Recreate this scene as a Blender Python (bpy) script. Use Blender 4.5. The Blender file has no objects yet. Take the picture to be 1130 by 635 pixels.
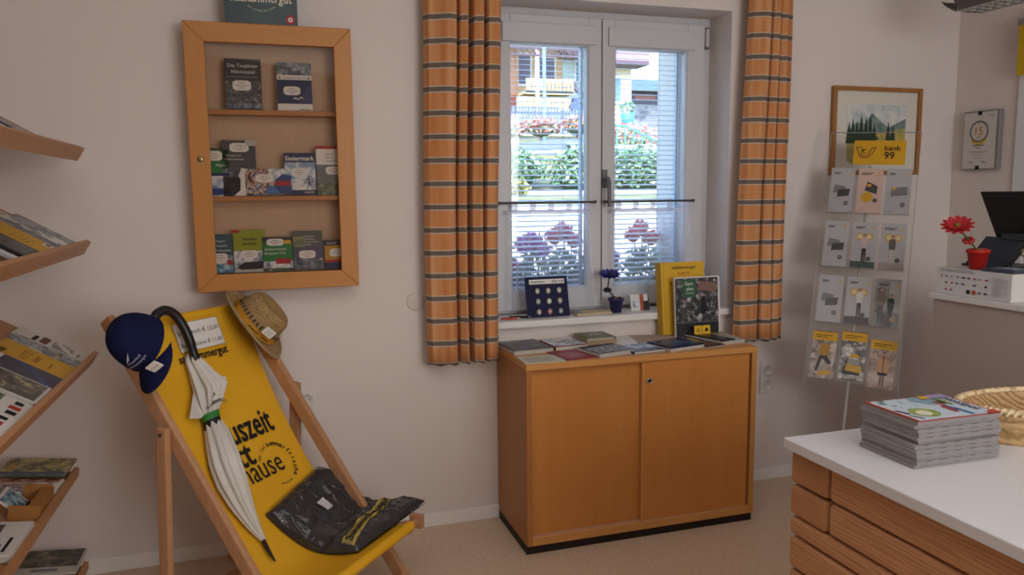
import bpy, bmesh, math, random
from mathutils import Vector, Matrix, noise
random.seed(7)
PI = math.pi
SC = bpy.context.scene
COL = SC.collection
R = math.radians
sin, cos = math.sin, math.cos

# ------------------------------------------------------------------ materials
def lin(h):
    h = h.lstrip('#'); o = []
    for i in (0, 2, 4):
        c = int(h[i:i+2], 16) / 255
        o.append(c / 12.92 if c <= .04045 else ((c + .055) / 1.055) ** 2.4)
    return (o[0], o[1], o[2], 1)
MATS = {}
def nm(name):
    m = bpy.data.materials.new(name); m.use_nodes = True
    nt = m.node_tree; b = nt.nodes['Principled BSDF']
    return m, nt, b
def flat(h, rough=.6, spec=.35, metal=0, coat=0):
    k = ('flat', h, rough, spec, metal, coat)
    if k in MATS: return MATS[k]
    m, nt, b = nm('paint_' + h.strip('#'))
    b.inputs['Base Color'].default_value = lin(h); b.inputs['Roughness'].default_value = rough
    b.inputs['Specular IOR Level'].default_value = spec; b.inputs['Metallic'].default_value = metal
    b.inputs['Coat Weight'].default_value = coat
    MATS[k] = m; return m
def coords(nt, scale=(1, 1, 1), rot=(0, 0, 0), src='Object'):
    tc = nt.nodes.new('ShaderNodeTexCoord'); mp = nt.nodes.new('ShaderNodeMapping')
    mp.inputs['Scale'].default_value = scale; mp.inputs['Rotation'].default_value = rot
    nt.links.new(tc.outputs[src], mp.inputs['Vector']); return mp.outputs['Vector']
def tex_noise(nt, vec, scale, detail=4, rough=.55, dist=0):
    n = nt.nodes.new('ShaderNodeTexNoise'); n.inputs['Scale'].default_value = scale
    n.inputs['Detail'].default_value = detail; n.inputs['Roughness'].default_value = rough
    n.inputs['Distortion'].default_value = dist
    nt.links.new(vec, n.inputs['Vector']); return n.outputs['Fac']
def ramp(nt, fac, stops, interp='LINEAR'):
    r = nt.nodes.new('ShaderNodeValToRGB'); r.color_ramp.interpolation = interp
    e = r.color_ramp.elements
    while len(e) < len(stops): e.new(.5)
    for el, (p, h) in zip(e, stops): el.position = p; el.color = lin(h)
    nt.links.new(fac, r.inputs['Fac']); return r.outputs['Color']
def bump(nt, b, fac, strength, dist=.002):
    n = nt.nodes.new('ShaderNodeBump'); n.inputs['Strength'].default_value = strength
    n.inputs['Distance'].default_value = dist
    nt.links.new(fac, n.inputs['Height']); nt.links.new(n.outputs['Normal'], b.inputs['Normal'])
def photo(cols, scale=30, seed=0, interp='CONSTANT', stretch=(1, 1, 1), rough=.35):
    k = ('photo', tuple(cols), scale, seed, interp, stretch)
    if k in MATS: return MATS[k]
    m, nt, b = nm('printed_picture')
    v = coords(nt, stretch); 
    mp = nt.nodes.new('ShaderNodeVectorMath'); mp.operation = 'ADD'; mp.inputs[1].default_value = (seed * 1.7, seed * .9, seed * 2.3)
    nt.links.new(v, mp.inputs[0])
    f = tex_noise(nt, mp.outputs[0], scale, 5, .6, .4)
    n = len(cols)
    c = ramp(nt, f, [(.28 + .44 * i / n if i else 0, h) for i, h in enumerate(cols)], interp)
    nt.links.new(c, b.inputs['Base Color']); b.inputs['Roughness'].default_value = rough
    MATS[k] = m; return m
def wood(c1, c2, axis='z', scale=6, rough=.42, bumps=.05, contrast=(.3, .7), big=.5):
    k = ('wood', c1, c2, axis, scale, rough, contrast)
    if k in MATS: return MATS[k]
    m, nt, b = nm('wood_grain')
    s = {'x': (.06, 1, 1), 'y': (1, .06, 1), 'z': (1, 1, .06)}[axis]
    v = coords(nt, s)
    f1 = tex_noise(nt, v, scale * 12, 5, .6, .3)
    f2 = tex_noise(nt, v, scale * 1.2, 3, .5, .6)
    mx = nt.nodes.new('ShaderNodeMix'); mx.inputs[0].default_value = big
    nt.links.new(f1, mx.inputs[2]); nt.links.new(f2, mx.inputs[3])
    c = ramp(nt, mx.outputs[0], [(contrast[0], c1), (contrast[1], c2)])
    nt.links.new(c, b.inputs['Base Color']); b.inputs['Roughness'].default_value = rough
    b.inputs['Specular IOR Level'].default_value = .3
    bump(nt, b, f1, bumps, .001)
    MATS[k] = m; return m
def pine():
    if 'pine' in MATS: return MATS['pine']
    m, nt, b = nm('planed_pine_log')
    v = coords(nt, (2.5, .16, 2.5))
    w = nt.nodes.new('ShaderNodeTexWave'); w.wave_type = 'BANDS'; w.bands_direction = 'Z'
    w.inputs['Scale'].default_value = 16; w.inputs['Distortion'].default_value = 11; w.inputs['Detail'].default_value = 3
    w.inputs['Detail Scale'].default_value = 1.6
    nt.links.new(v, w.inputs['Vector'])
    f2 = tex_noise(nt, coords(nt, (1, .1, 1)), 40, 4)
    mx = nt.nodes.new('ShaderNodeMix'); mx.inputs[0].default_value = .45
    nt.links.new(w.outputs['Fac'], mx.inputs[2]); nt.links.new(f2, mx.inputs[3])
    c = ramp(nt, mx.outputs[0], [(.15, '#a6744c'), (.5, '#b9855c'), (.85, '#c59268')])
    vo = nt.nodes.new('ShaderNodeTexVoronoi'); vo.inputs['Scale'].default_value = 3.1
    nt.links.new(coords(nt, (1, .55, 1)), vo.inputs['Vector'])
    kr = ramp(nt, vo.outputs['Distance'], [(.0, '#4a2a14'), (.055, '#6a4020'), (.085, '#ffffff')])
    mc = nt.nodes.new('ShaderNodeMix'); mc.data_type = 'RGBA'; mc.blend_type = 'MULTIPLY'; mc.inputs[0].default_value = .8
    nt.links.new(c, mc.inputs[6]); nt.links.new(kr, mc.inputs[7])
    nt.links.new(mc.outputs[2], b.inputs['Base Color']); b.inputs['Roughness'].default_value = .55
    bump(nt, b, mx.outputs[0], .12, .002)
    MATS['pine'] = m; return m
def plaster(h, h2):
    m, nt, b = nm('painted_plaster')
    v = coords(nt)
    f = tex_noise(nt, v, 1.3, 3)
    c = ramp(nt, f, [(.3, h), (.7, h2)])
    nt.links.new(c, b.inputs['Base Color']); b.inputs['Roughness'].default_value = .85; b.inputs['Specular IOR Level'].default_value = .15
    bump(nt, b, tex_noise(nt, v, 140, 3), .12, .002)
    return m
def linoleum():
    m, nt, b = nm('speckled_linoleum')
    v = coords(nt)
    f = tex_noise(nt, v, 95, 3, .7)
    c = ramp(nt, f, [(.30, '#b29b84'), (.42, '#d0b8a0'), (.6, '#dac2aa'), (.72, '#e4d2be')])
    f2 = tex_noise(nt, v, 260, 2, .6)
    c2 = ramp(nt, f2, [(.3, '#8a7767'), (.42, '#ffffff')])
    mc = nt.nodes.new('ShaderNodeMix'); mc.data_type = 'RGBA'; mc.blend_type = 'MULTIPLY'; mc.inputs[0].default_value = .55
    nt.links.new(c, mc.inputs[6]); nt.links.new(c2, mc.inputs[7])
    nt.links.new(mc.outputs[2], b.inputs['Base Color']); b.inputs['Roughness'].default_value = .45; b.inputs['Specular IOR Level'].default_value = .35
    return m
def glassy(tint='#ffffff', refl=.06, alpha=.0, rough=.02):
    k = ('glass', tint, refl, alpha)
    if k in MATS: return MATS[k]
    m, nt, b = nm('clear_glazing')
    nt.nodes.remove(b)
    t = nt.nodes.new('ShaderNodeBsdfTransparent'); t.inputs[0].default_value = lin(tint)
    g = nt.nodes.new('ShaderNodeBsdfGlossy'); g.inputs['Roughness'].default_value = rough
    mx = nt.nodes.new('ShaderNodeMixShader'); mx.inputs[0].default_value = refl
    nt.links.new(t.outputs[0], mx.inputs[1]); nt.links.new(g.outputs[0], mx.inputs[2])
    nt.links.new(mx.outputs[0], nt.nodes['Material Output'].inputs['Surface'])
    MATS[k] = m; return m
def acrylic():
    if 'acr' in MATS: return MATS['acr']
    m, nt, b = nm('clear_acrylic')
    nt.nodes.remove(b)
    t = nt.nodes.new('ShaderNodeBsdfTransparent'); t.inputs[0].default_value = (.99, .99, .99, 1)
    g = nt.nodes.new('ShaderNodeBsdfGlossy'); g.inputs['Roughness'].default_value = .05
    fr = nt.nodes.new('ShaderNodeFresnel'); fr.inputs['IOR'].default_value = 1.4
    ml = nt.nodes.new('ShaderNodeMath'); ml.operation = 'MULTIPLY'; ml.inputs[1].default_value = .35
    nt.links.new(fr.outputs[0], ml.inputs[0])
    mx = nt.nodes.new('ShaderNodeMixShader'); nt.links.new(ml.outputs[0], mx.inputs[0])
    nt.links.new(t.outputs[0], mx.inputs[1]); nt.links.new(g.outputs[0], mx.inputs[2])
    nt.links.new(mx.outputs[0], nt.nodes['Material Output'].inputs['Surface'])
    MATS['acr'] = m; return m
def sheer(lo=.13, hi=.34, col='#eef0f6'):
    m, nt, b = nm('sheer_voile')
    nt.nodes.remove(b)
    t = nt.nodes.new('ShaderNodeBsdfTransparent')
    d = nt.nodes.new('ShaderNodeBsdfDiffuse'); d.inputs[0].default_value = lin('#eceef2')
    tr = nt.nodes.new('ShaderNodeBsdfTranslucent'); tr.inputs[0].default_value = lin(col)
    m1 = nt.nodes.new('ShaderNodeMixShader'); m1.inputs[0].default_value = .5
    nt.links.new(d.outputs[0], m1.inputs[1]); nt.links.new(tr.outputs[0], m1.inputs[2])
    m2 = nt.nodes.new('ShaderNodeMixShader'); m2.inputs[0].default_value = .40
    f = tex_noise(nt, coords(nt, (1, 1, .05)), 26, 2)
    ma = nt.nodes.new('ShaderNodeMapRange'); ma.inputs[1].default_value = .3; ma.inputs[2].default_value = .7; ma.inputs[3].default_value = lo; ma.inputs[4].default_value = hi
    nt.links.new(f, ma.inputs[0]); nt.links.new(ma.outputs[0], m2.inputs[0])
    nt.links.new(t.outputs[0], m2.inputs[1]); nt.links.new(m1.outputs[0], m2.inputs[2])
    nt.links.new(m2.outputs[0], nt.nodes['Material Output'].inputs['Surface'])
    return m
def curtain_mat():
    m, nt, b = nm('orange_striped_curtain')
    tc = nt.nodes.new('ShaderNodeTexCoord'); sp = nt.nodes.new('ShaderNodeSeparateXYZ')
    nt.links.new(tc.outputs['Object'], sp.inputs[0])
    a = nt.nodes.new('ShaderNodeMath'); a.operation = 'SUBTRACT'; a.inputs[1].default_value = 2.062 - .0897 * 40 - .0135
    nt.links.new(sp.outputs['Z'], a.inputs[0])
    d = nt.nodes.new('ShaderNodeMath'); d.operation = 'DIVIDE'; d.inputs[1].default_value = .0897
    nt.links.new(a.outputs[0], d.inputs[0])
    f = nt.nodes.new('ShaderNodeMath'); f.operation = 'FRACT'; nt.links.new(d.outputs[0], f.inputs[0])
    st = ramp(nt, f.outputs[0], [(0, '#c9bcae'), (.045, '#75695f'), (.235, '#7a6d62'), (.25, '#d0c2b0'), (.29, '#000000')], 'CONSTANT')
    n = tex_noise(nt, coords(nt, (1, 1, .04)), 38, 3)
    og = ramp(nt, n, [(.3, '#c8804c'), (.5, '#d29360'), (.7, '#dca87a')])
    msk = nt.nodes.new('ShaderNodeMath'); msk.operation = 'GREATER_THAN'; msk.inputs[1].default_value = .29
    nt.links.new(f.outputs[0], msk.inputs[0])
    mc = nt.nodes.new('ShaderNodeMix'); mc.data_type = 'RGBA'
    nt.links.new(msk.outputs[0], mc.inputs[0]); nt.links.new(st, mc.inputs[6]); nt.links.new(og, mc.inputs[7])
    nt.links.new(mc.outputs[2], b.inputs['Base Color']); b.inputs['Roughness'].default_value = .8; b.inputs['Sheen Weight'].default_value = .15
    b.inputs['Specular IOR Level'].default_value = .15
    tr = nt.nodes.new('ShaderNodeBsdfTranslucent'); nt.links.new(mc.outputs[2], tr.inputs[0])
    mx = nt.nodes.new('ShaderNodeMixShader'); mx.inputs[0].default_value = .16
    nt.links.new(b.outputs[0], mx.inputs[1]); nt.links.new(tr.outputs[0], mx.inputs[2])
    nt.links.new(mx.outputs[0], nt.nodes['Material Output'].inputs['Surface'])
    bump(nt, b, tex_noise(nt, coords(nt), 500, 2), .1, .001)
    return m
def cloth(h, h2, scale=300, rough=.9, st=.2):
    k = ('cloth', h, h2, scale)
    if k in MATS: return MATS[k]
    m, nt, b = nm('woven_cloth')
    v = coords(nt); f = tex_noise(nt, v, scale, 2)
    c = ramp(nt, tex_noise(nt, v, 5, 3), [(.3, h), (.7, h2)])
    nt.links.new(c, b.inputs['Base Color']); b.inputs['Roughness'].default_value = rough; b.inputs['Specular IOR Level'].default_value = .15
    bump(nt, b, f, st, .001)
    MATS[k] = m; return m
def straw(cols, scale=90):
    k = ('straw', tuple(cols))
    if k in MATS: return MATS[k]
    m, nt, b = nm('woven_straw')
    v = coords(nt)
    vo = nt.nodes.new('ShaderNodeTexVoronoi'); vo.inputs['Scale'].default_value = scale; nt.links.new(v, vo.inputs['Vector'])
    f = tex_noise(nt, v, scale * .8, 3, .7)
    c = ramp(nt, f, [(.25 + .5 * i / len(cols), h) for i, h in enumerate(cols)])
    nt.links.new(c, b.inputs['Base Color']); b.inputs['Roughness'].default_value = .75
    bump(nt, b, vo.outputs['Distance'], .5, .004)
    MATS[k] = m; return m
def basket_mat():
    m, nt, b = nm('plaited_palm_leaf')
    v = coords(nt, (1, 1, 1), (0, 0, 0), 'Object')
    w = nt.nodes.new('ShaderNodeTexBrick'); w.inputs['Scale'].default_value = 1
    ck = nt.nodes.new('ShaderNodeTexWave'); ck.wave_type = 'BANDS'; ck.bands_direction = 'DIAGONAL'
    ck.inputs['Scale'].default_value = 34; ck.inputs['Distortion'].default_value = 5; ck.inputs['Detail'].default_value = 2
    nt.nodes.remove(w); nt.links.new(v, ck.inputs['Vector'])
    c = ramp(nt, ck.outputs['Fac'], [(.0, '#8f6f45'), (.35, '#a8875a'), (.8, '#b8976a')])
    nt.links.new(c, b.inputs['Base Color']); b.inputs['Roughness'].default_value = .7
    bump(nt, b, ck.outputs['Fac'], .5, .004)
    return m
def plastic_bag():
    m, nt, b = nm('dark_towel_in_clear_bag')
    v = coords(nt); f = tex_noise(nt, v, 7, 4, .6, 1.2); f2 = tex_noise(nt, v, 60, 3, .6, .5)
    c = ramp(nt, f2, [(.3, '#17181c'), (.7, '#26272c')])
    nt.links.new(c, b.inputs['Base Color']); b.inputs['Roughness'].default_value = .8
    b.inputs['Coat Weight'].default_value = 1; b.inputs['Coat Roughness'].default_value = .09
    n = nt.nodes.new('ShaderNodeBump'); n.inputs['Strength'].default_value = .6; n.inputs['Distance'].default_value = .02
    mg = nt.nodes.new('ShaderNodeTexMusgrave') if hasattr(bpy.types, 'ShaderNodeTexMusgrave') else None
    vo = nt.nodes.new('ShaderNodeTexVoronoi'); vo.feature = 'DISTANCE_TO_EDGE'; vo.inputs['Scale'].default_value = 9
    vv = coords(nt, (1.7, .7, 1)); nt.links.new(vv, vo.inputs['Vector'])
    ad = nt.nodes.new('ShaderNodeMath'); ad.operation = 'ADD'
    nt.links.new(f, ad.inputs[0]); nt.links.new(vo.outputs['Distance'], ad.inputs[1])
    nt.links.new(ad.outputs[0], n.inputs['Height']); nt.links.new(n.outputs['Normal'], b.inputs['Coat Normal'])
    return m
def leafmat(cols, scale=6):
    k = ('leaf', tuple(cols), scale)
    if k in MATS: return MATS[k]
    m, nt, b = nm('foliage')
    f = tex_noise(nt, coords(nt), scale, 3)
    c = ramp(nt, f, [(.3 + .4 * i / max(1, len(cols) - 1), h) for i, h in enumerate(cols)])
    nt.links.new(c, b.inputs['Base Color']); b.inputs['Roughness'].default_value = .6
    MATS[k] = m; return m

# ------------------------------------------------------------------ mesh builder
FONTS = {}
def glyphs(s, bold=False):
    if (s, bold) in FONTS: return FONTS[(s, bold)]
    cu = bpy.data.curves.new('t', 'FONT'); cu.body = s; cu.size = 1; cu.resolution_u = 2; cu.fill_mode = 'FRONT'
    if bold: cu.offset = .018
    o = bpy.data.objects.new('t', cu)
    me = o.to_mesh()
    vs = [v.co.copy() for v in me.vertices]; fs = [tuple(p.vertices) for p in me.polygons]
    o.to_mesh_clear(); bpy.data.objects.remove(o); bpy.data.curves.remove(cu)
    if vs:
        x0 = min(v.x for v in vs); x1 = max(v.x for v in vs)
    else: x0 = x1 = 0
    FONTS[(s, bold)] = (vs, fs, x0, x1); return FONTS[(s, bold)]

ORG = {}
class MB:
    def __init__(s): s.V = []; s.F = []; s.I = []; s.mats = []; s.S = []; s.M = Matrix()
    def mi(s, m):
        if m not in s.mats: s.mats.append(m)
        return s.mats.index(m)
    def add(s, vs, fs, m, smooth=False):
        n = len(s.V); s.V += [s.M @ Vector(v) for v in vs]; k = s.mi(m)
        for f in fs: s.F.append([n + i for i in f]); s.I.append(k); s.S.append(smooth)
    def box(s, a, b, m, M=None):
        (x0, y0, z0), (x1, y1, z1) = a, b
        vs = [(x0, y0, z0), (x1, y0, z0), (x1, y1, z0), (x0, y1, z0), (x0, y0, z1), (x1, y0, z1), (x1, y1, z1), (x0, y1, z1)]
        if M is not None: vs = [M @ Vector(v) for v in vs]
        s.add(vs, [(0, 3, 2, 1), (4, 5, 6, 7), (0, 1, 5, 4), (1, 2, 6, 5), (2, 3, 7, 6), (3, 0, 4, 7)], m)
    def bar(s, p, q, w, t, m, up=(0, 0, 1)):
        p = Vector(p); q = Vector(q); d = (q - p); L = d.length; d.normalize(); u = Vector(up); r = d.cross(u).normalized(); u = r.cross(d)
        M = Matrix((r, u, d)).transposed().to_4x4(); M.translation = p
        s.box((-w / 2, -t / 2, 0), (w / 2, t / 2, L), m, M)
    def poly(s, pts, m): s.add(pts, [tuple(range(len(pts)))], m)
    def prism(s, pts, z0, z1, m, M=None):
        n = len(pts); vs = [(x, y, z0) for x, y in pts] + [(x, y, z1) for x, y in pts]
        if M is not None: vs = [M @ Vector(v) for v in vs]
        s.add(vs, [tuple(range(n - 1, -1, -1)), tuple(range(n, 2 * n))] + [(i, (i + 1) % n, n + (i + 1) % n, n + i) for i in range(n)], m)
    def tube(s, P, r, m, n=8, cap=True, smooth=True):
        P = [Vector(p) for p in P]; rs = r if isinstance(r, (list, tuple)) else [r] * len(P)
        vs = []; fs = []; up = None
        for i, p in enumerate(P):
            d = (P[min(i + 1, len(P) - 1)] - P[max(i - 1, 0)]).normalized()
            if up is None:
                up = Vector((0, 0, 1)) if abs(d.z) < .9 else Vector((1, 0, 0))
            a = d.cross(up).normalized(); b = a.cross(d).normalized(); up = b
            for k in range(n):
                t = 2 * PI * k / n; vs.append(p + (a * cos(t) + b * sin(t)) * rs[i])
        for i in range(len(P) - 1):
            for k in range(n): fs.append((i * n + k, i * n + (k + 1) % n, (i + 1) * n + (k + 1) % n, (i + 1) * n + k))
        s.add(vs, fs, m, smooth)
        if cap:
            N = len(vs); s.add(vs[:n], [tuple(range(n - 1, -1, -1))], m); s.add(vs[-n:], [tuple(range(n))], m)
    def lathe(s, prof, m, n=20, M=None, smooth=True, sx=1, sy=1):
        vs = []; fs = []
        for r, z in prof:
            for k in range(n): t = 2 * PI * k / n; vs.append((r * cos(t) * sx, r * sin(t) * sy, z))
        for i in range(len(prof) - 1):
            for k in range(n): fs.append((i * n + k, i * n + (k + 1) % n, (i + 1) * n + (k + 1) % n, (i + 1) * n + k))
        if M is not None: vs = [M @ Vector(v) for v in vs]
        s.add(vs, fs, m, smooth)
    def grid(s, fn, nu, nv, m, smooth=True):
        vs = [fn(i / nu, j / nv) for j in range(nv + 1) for i in range(nu + 1)]; w = nu + 1
        s.add(vs, [(j * w + i, j * w + i + 1, (j + 1) * w + i + 1, (j + 1) * w + i) for j in range(nv) for i in range(nu)], m, smooth)
    def ball(s, c, r, m, n=10, k=6, sx=1, sy=1, sz=1):
        c = Vector(c)
        s.grid(lambda u, v: c + Vector((cos(2 * PI * u) * sin(PI * v) * r * sx, sin(2 * PI * u) * sin(PI * v) * r * sy, -cos(PI * v) * r * sz)), n, k, m)
    def text(s, t, size, m, fn, align='C', bold=False, width=None):
        vs, fs, x0, x1 = glyphs(t, bold)
        if not vs: return
        k = size; kx = k if width is None else width / max(1e-6, x1 - x0)
        off = {'C': -(x0 + x1) / 2, 'L': -x0, 'R': -x1}[align]
        s.add([fn((v.x + off) * kx, v.y * k) for v in vs], fs, m)
    def build(s, name, parent=None, org=None, bevel=0, seg=2, sub=0, solid=0):
        o3 = Vector((0, 0, 0)) if org is None else Vector(org)
        if parent is not None: o3 = ORG[parent.name]
        me = bpy.data.meshes.new(name); me.from_pydata([v - o3 for v in s.V], [], s.F)
        for m in s.mats: me.materials.append(m)
        me.polygons.foreach_set('material_index', s.I); me.polygons.foreach_set('use_smooth', s.S); me.update()
        o = bpy.data.objects.new(name, me); COL.objects.link(o)
        if parent is not None: o.parent = parent
        else: o.location = o3
        ORG[o.name] = o3
        if solid:
            md = o.modifiers.new('solid', 'SOLIDIFY'); md.thickness = solid; md.offset = 0
        if bevel:
            md = o.modifiers.new('bevel', 'BEVEL'); md.width = bevel; md.segments = seg; md.limit_method = 'ANGLE'; md.angle_limit = R(50)
        if sub:
            md = o.modifiers.new('sub', 'SUBSURF'); md.levels = sub; md.render_levels = sub
        return o
def tag(o, label, cat, group=None):
    o['label'] = label; o['category'] = cat
    if group: o['group'] = group
    return o
def thing(name, label, cat, loc=(0, 0, 0), group=None):
    o = bpy.data.objects.new(name, None); COL.objects.link(o); o.location = loc; o.empty_display_size = .1
    ORG[o.name] = Vector(loc); return tag(o, label, cat, group)
def struct(o): o['kind'] = 'structure'; return o
def XY(z): return lambda x, y: (x, y, z)

# ------------------------------------------------------------------ shared materials
WALL = plaster('#d6cec9', '#dbd3ce'); WHITE = flat('#e4e2df', .45); PVC = flat('#c6c7cb', .35, .4)
FLOOR = linoleum()
BEECH = wood('#bb8144', '#c98f52', 'z', 5, .4, .03); BEECHX = wood('#c18849', '#cf9758', 'x', 5, .4, .03)
BEECHD = wood('#a56a35', '#b3783f', 'z', 5, .4, .03)
RACKW = wood('#a9774d', '#bb885c', 'y', 5, .42, .03)
CHAIRW = wood('#a87a54', '#c09470', 'z', 8, .5, .05)
BLACK = flat('#121214', .5); INK = flat('#1b1a1a', .7); PAPER = flat('#dcd9d3', .6); PAGES = flat('#c3bfb8', .8)
YEL = flat('#d9a81f', .5); YELP = flat('#e0b323', .55); NAVY = flat('#14183a', .8); GREY = flat('#8b8b8b', .5); LBL = flat('#e6e4e0', .5)
GTXT = flat('#77777a', .7)

# ------------------------------------------------------------------ the room
mb = MB(); mb.box((-2.4, -4.6, -.1), (2.9, 0, 0), FLOOR); struct(mb.build('floor'))
mb = MB(); mb.box((-2.6, -4.8, 2.55), (3.1, .5, 2.7), WALL); struct(mb.build('ceiling'))
mb = MB()
HX0, HX1, HZ0, HZ1 = .49, 1.618, .82, 2.172
mb.box((-2.6, 0, -.1), (HX0, .5, 2.55), WALL); mb.box((HX1, 0, -.1), (3.1, .5, 2.55), WALL)
mb.box((HX0, 0, -.1), (HX1, .5, HZ0), WALL); mb.box((HX0, 0, HZ1), (HX1, .5, 2.55), WALL)
struct(mb.build('wall_back'))
mb = MB(); mb.box((-2.6, -4.8, -.1), (-2.4, 0, 2.55), WALL); struct(mb.build('wall_left'))
mb = MB(); mb.box((2.905, -4.8, -.1), (3.1, 0, 2.55), WALL); struct(mb.build('wall_right'))
mb = MB(); mb.box((-2.4, -4.8, -.1), (2.905, -4.6, 2.55), WALL); struct(mb.build('wall_front'))
mb = MB(); mb.box((-2.4, -.012, 0), (2.905, 0, .058), WHITE); struct(mb.build('baseboard_back', bevel=.003))
mb = MB(); mb.box((2.893, -.33, 0), (2.905, -.012, .058), WHITE); struct(mb.build('baseboard_right', bevel=.003))
# inside sill
mb = MB(); mb.box((.46, -.03, .822), (1.632, .17, .852), WHITE); o = struct(mb.build('trim_1', bevel=.006)); 
# door on the right wall (only its casing edge and leaf reach the picture)
d = bpy.data.objects.new('door_1', None); COL.objects.link(d); d.location = (2.905, -.33, 0); ORG['door_1'] = Vector((2.905, -.33, 0)); struct(d)
mb = MB(); 
for y0, y1, z0, z1 in ((-.42, -.345, 0, 2.1), (-1.36, -1.28, 0, 2.1), (-1.36, -.345, 2.1, 2.18)): mb.box((2.893, y0, z0), (2.91, y1, z1), flat('#d9dce0', .4))
mb.build('door_casing', d, bevel=.004)
mb = MB(); mb.box((2.897, -1.28, .005), (2.905, -.42, 2.1), flat('#dfe3e8', .4)); mb.build('door_leaf', d)

# ------------------------------------------------------------------ window
wn = bpy.data.objects.new('window_1', None); COL.objects.link(wn); wn.location = (1.06, .15, .852); ORG['window_1'] = Vector((1.06, .15, .852)); struct(wn)
def frame(mb, x0, x1, z0, z1, w, y0, y1, m, wb=None, wt=None, wl=None, wr=None):
    wb = wb or w; wt = wt or w; wl = wl or w; wr = wr or w
    mb.box((x0, y0, z0), (x0 + wl, y1, z1), m); mb.box((x1 - wr, y0, z0), (x1, y1, z1), m)
    mb.box((x0 + wl, y0, z0), (x1 - wr, y1, z0 + wb), m); mb.box((x0 + wl, y0, z1 - wt), (x1 - wr, y1, z1), m)
mb = MB(); frame(mb, .49, 1.618, .852, 2.172, .055, .175, .245, PVC, wt=.03, wb=.03); mb.build('frame', wn, bevel=.003)
SASH = ((.549, 1.0605, .636, 1.0), (1.0645, 1.577, 1.126, 1.49))
for a, b, g0, g1 in SASH:
    mb = MB(); frame(mb, a, b, .868, 2.14, .1, .15, .205, PVC, wb=.09, wt=.115, wl=g0 - a, wr=b - g1)
    frame(mb, g0 - .012, g1 + .012, .946, 2.036, .018, .158, .203, PVC)
    s = mb.build('sash', wn, bevel=.004)
    mb = MB(); mb.box((g0 - .004, .182, .95), (g1 + .004, .186, 2.03), glassy('#f2f7fa', .05)); mb.build('pane', s)
    mb = MB(); mb.box((g0 - .035 , .138, 2.024), (g1 + .035, .152, 2.105), PVC); mb.build('blind_cassette', s, bevel=.003)
mb = MB(); mb.box((1.058, .152, .9), (1.067, .156, 2.13), flat('#4a4a4e', .6)); mb.build('seam', wn)
DGR = flat('#606268', .4, .5)
mb = MB(); mb.box((1.062, .138, 1.405), (1.086, .15, 1.485), DGR)
mb.tube([(1.074, .138, 1.445), (1.074, .105, 1.445), (1.076, .1, 1.43), (1.079, .1, 1.32)], .009, DGR, 8); mb.build('handle', wn)
for z in (2.04, .93):
    mb = MB(); mb.tube([(1.583, .142, z), (1.583, .142, z + .08)], .009, flat('#b9babd', .3, .5), 10)
    mb.tube([(1.583, .142, z - .006), (1.583, .142, z + .001)], .011, DGR, 10); mb.tube([(1.583, .142, z + .079), (1.583, .142, z + .086)], .011, DGR, 10)
    mb.box((1.5775, .149, z - .008), (1.596, .153, z + .088), DGR); mb.build('hinge', wn)
# outer window board
mb = MB(); mb.box((.49, .245, .83), (1.618, .56, .85), flat('#b9bcc0', .4)); struct(mb.build('trim_2'))
JAMB = flat('#e4e2de', .8)
mb = MB(); mb.box((1.525, .25, .851), (1.618, .5, 2.172), JAMB); struct(mb.build('trim_4'))
mb = MB(); mb.box((.49, .25, .851), (.575, .5, 2.172), JAMB); struct(mb.build('trim_5'))
# venetian blinds outside each pane
SLAT = flat('#eef3fa', .4, .5)
for k, (a, b, g0, g1) in enumerate(SASH):
    t = thing('venetian_blind', ('white slatted venetian blind outside the window pane nearer the left curtain', 'white slatted venetian blind outside the window pane with the yellow map in front')[k], 'blind', ((g0 + g1) / 2, .29, .9), 'venetian blinds outside the window')
    mb = MB(); tl = R(14); w = .0125; z = .955
    while z < 2.03:
        dy = w * cos(tl); dz = w * sin(tl)
        mb.grid(lambda u, v: (g0 + .006 + (g1 - g0 + .008) * u, .29 - dy + 2 * dy * v, z - dz + 2 * dz * v + .0022 * sin(PI * v)), 1, 3, SLAT)
        z += .0232
    mb.build('slat', t)
    mb = MB(); mb.box((g0 - .02, .275, .93), (g1 + .02, .305, .942), SLAT); mb.build('bottom_rail', t)
    mb = MB(); mb.box((g0 - .02, .27, 2.035), (g1 + .02, .31, 2.075), SLAT); mb.build('head_rail', t)
    for x in (g0 + .004, g1 + .018):
        mb = MB(); mb.box((x - .004, .275, .9), (x + .004, .305, 2.05), flat('#c3d0e0', .4)); mb.build('guide_rail', t)
    for x in (g0 + .07, g1 - .07):
        mb = MB(); mb.tube([(x, .29, .94), (x, .29, 2.04)], .0011, flat('#b9c2cc', .6), 4); mb.build('cord', t)
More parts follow.
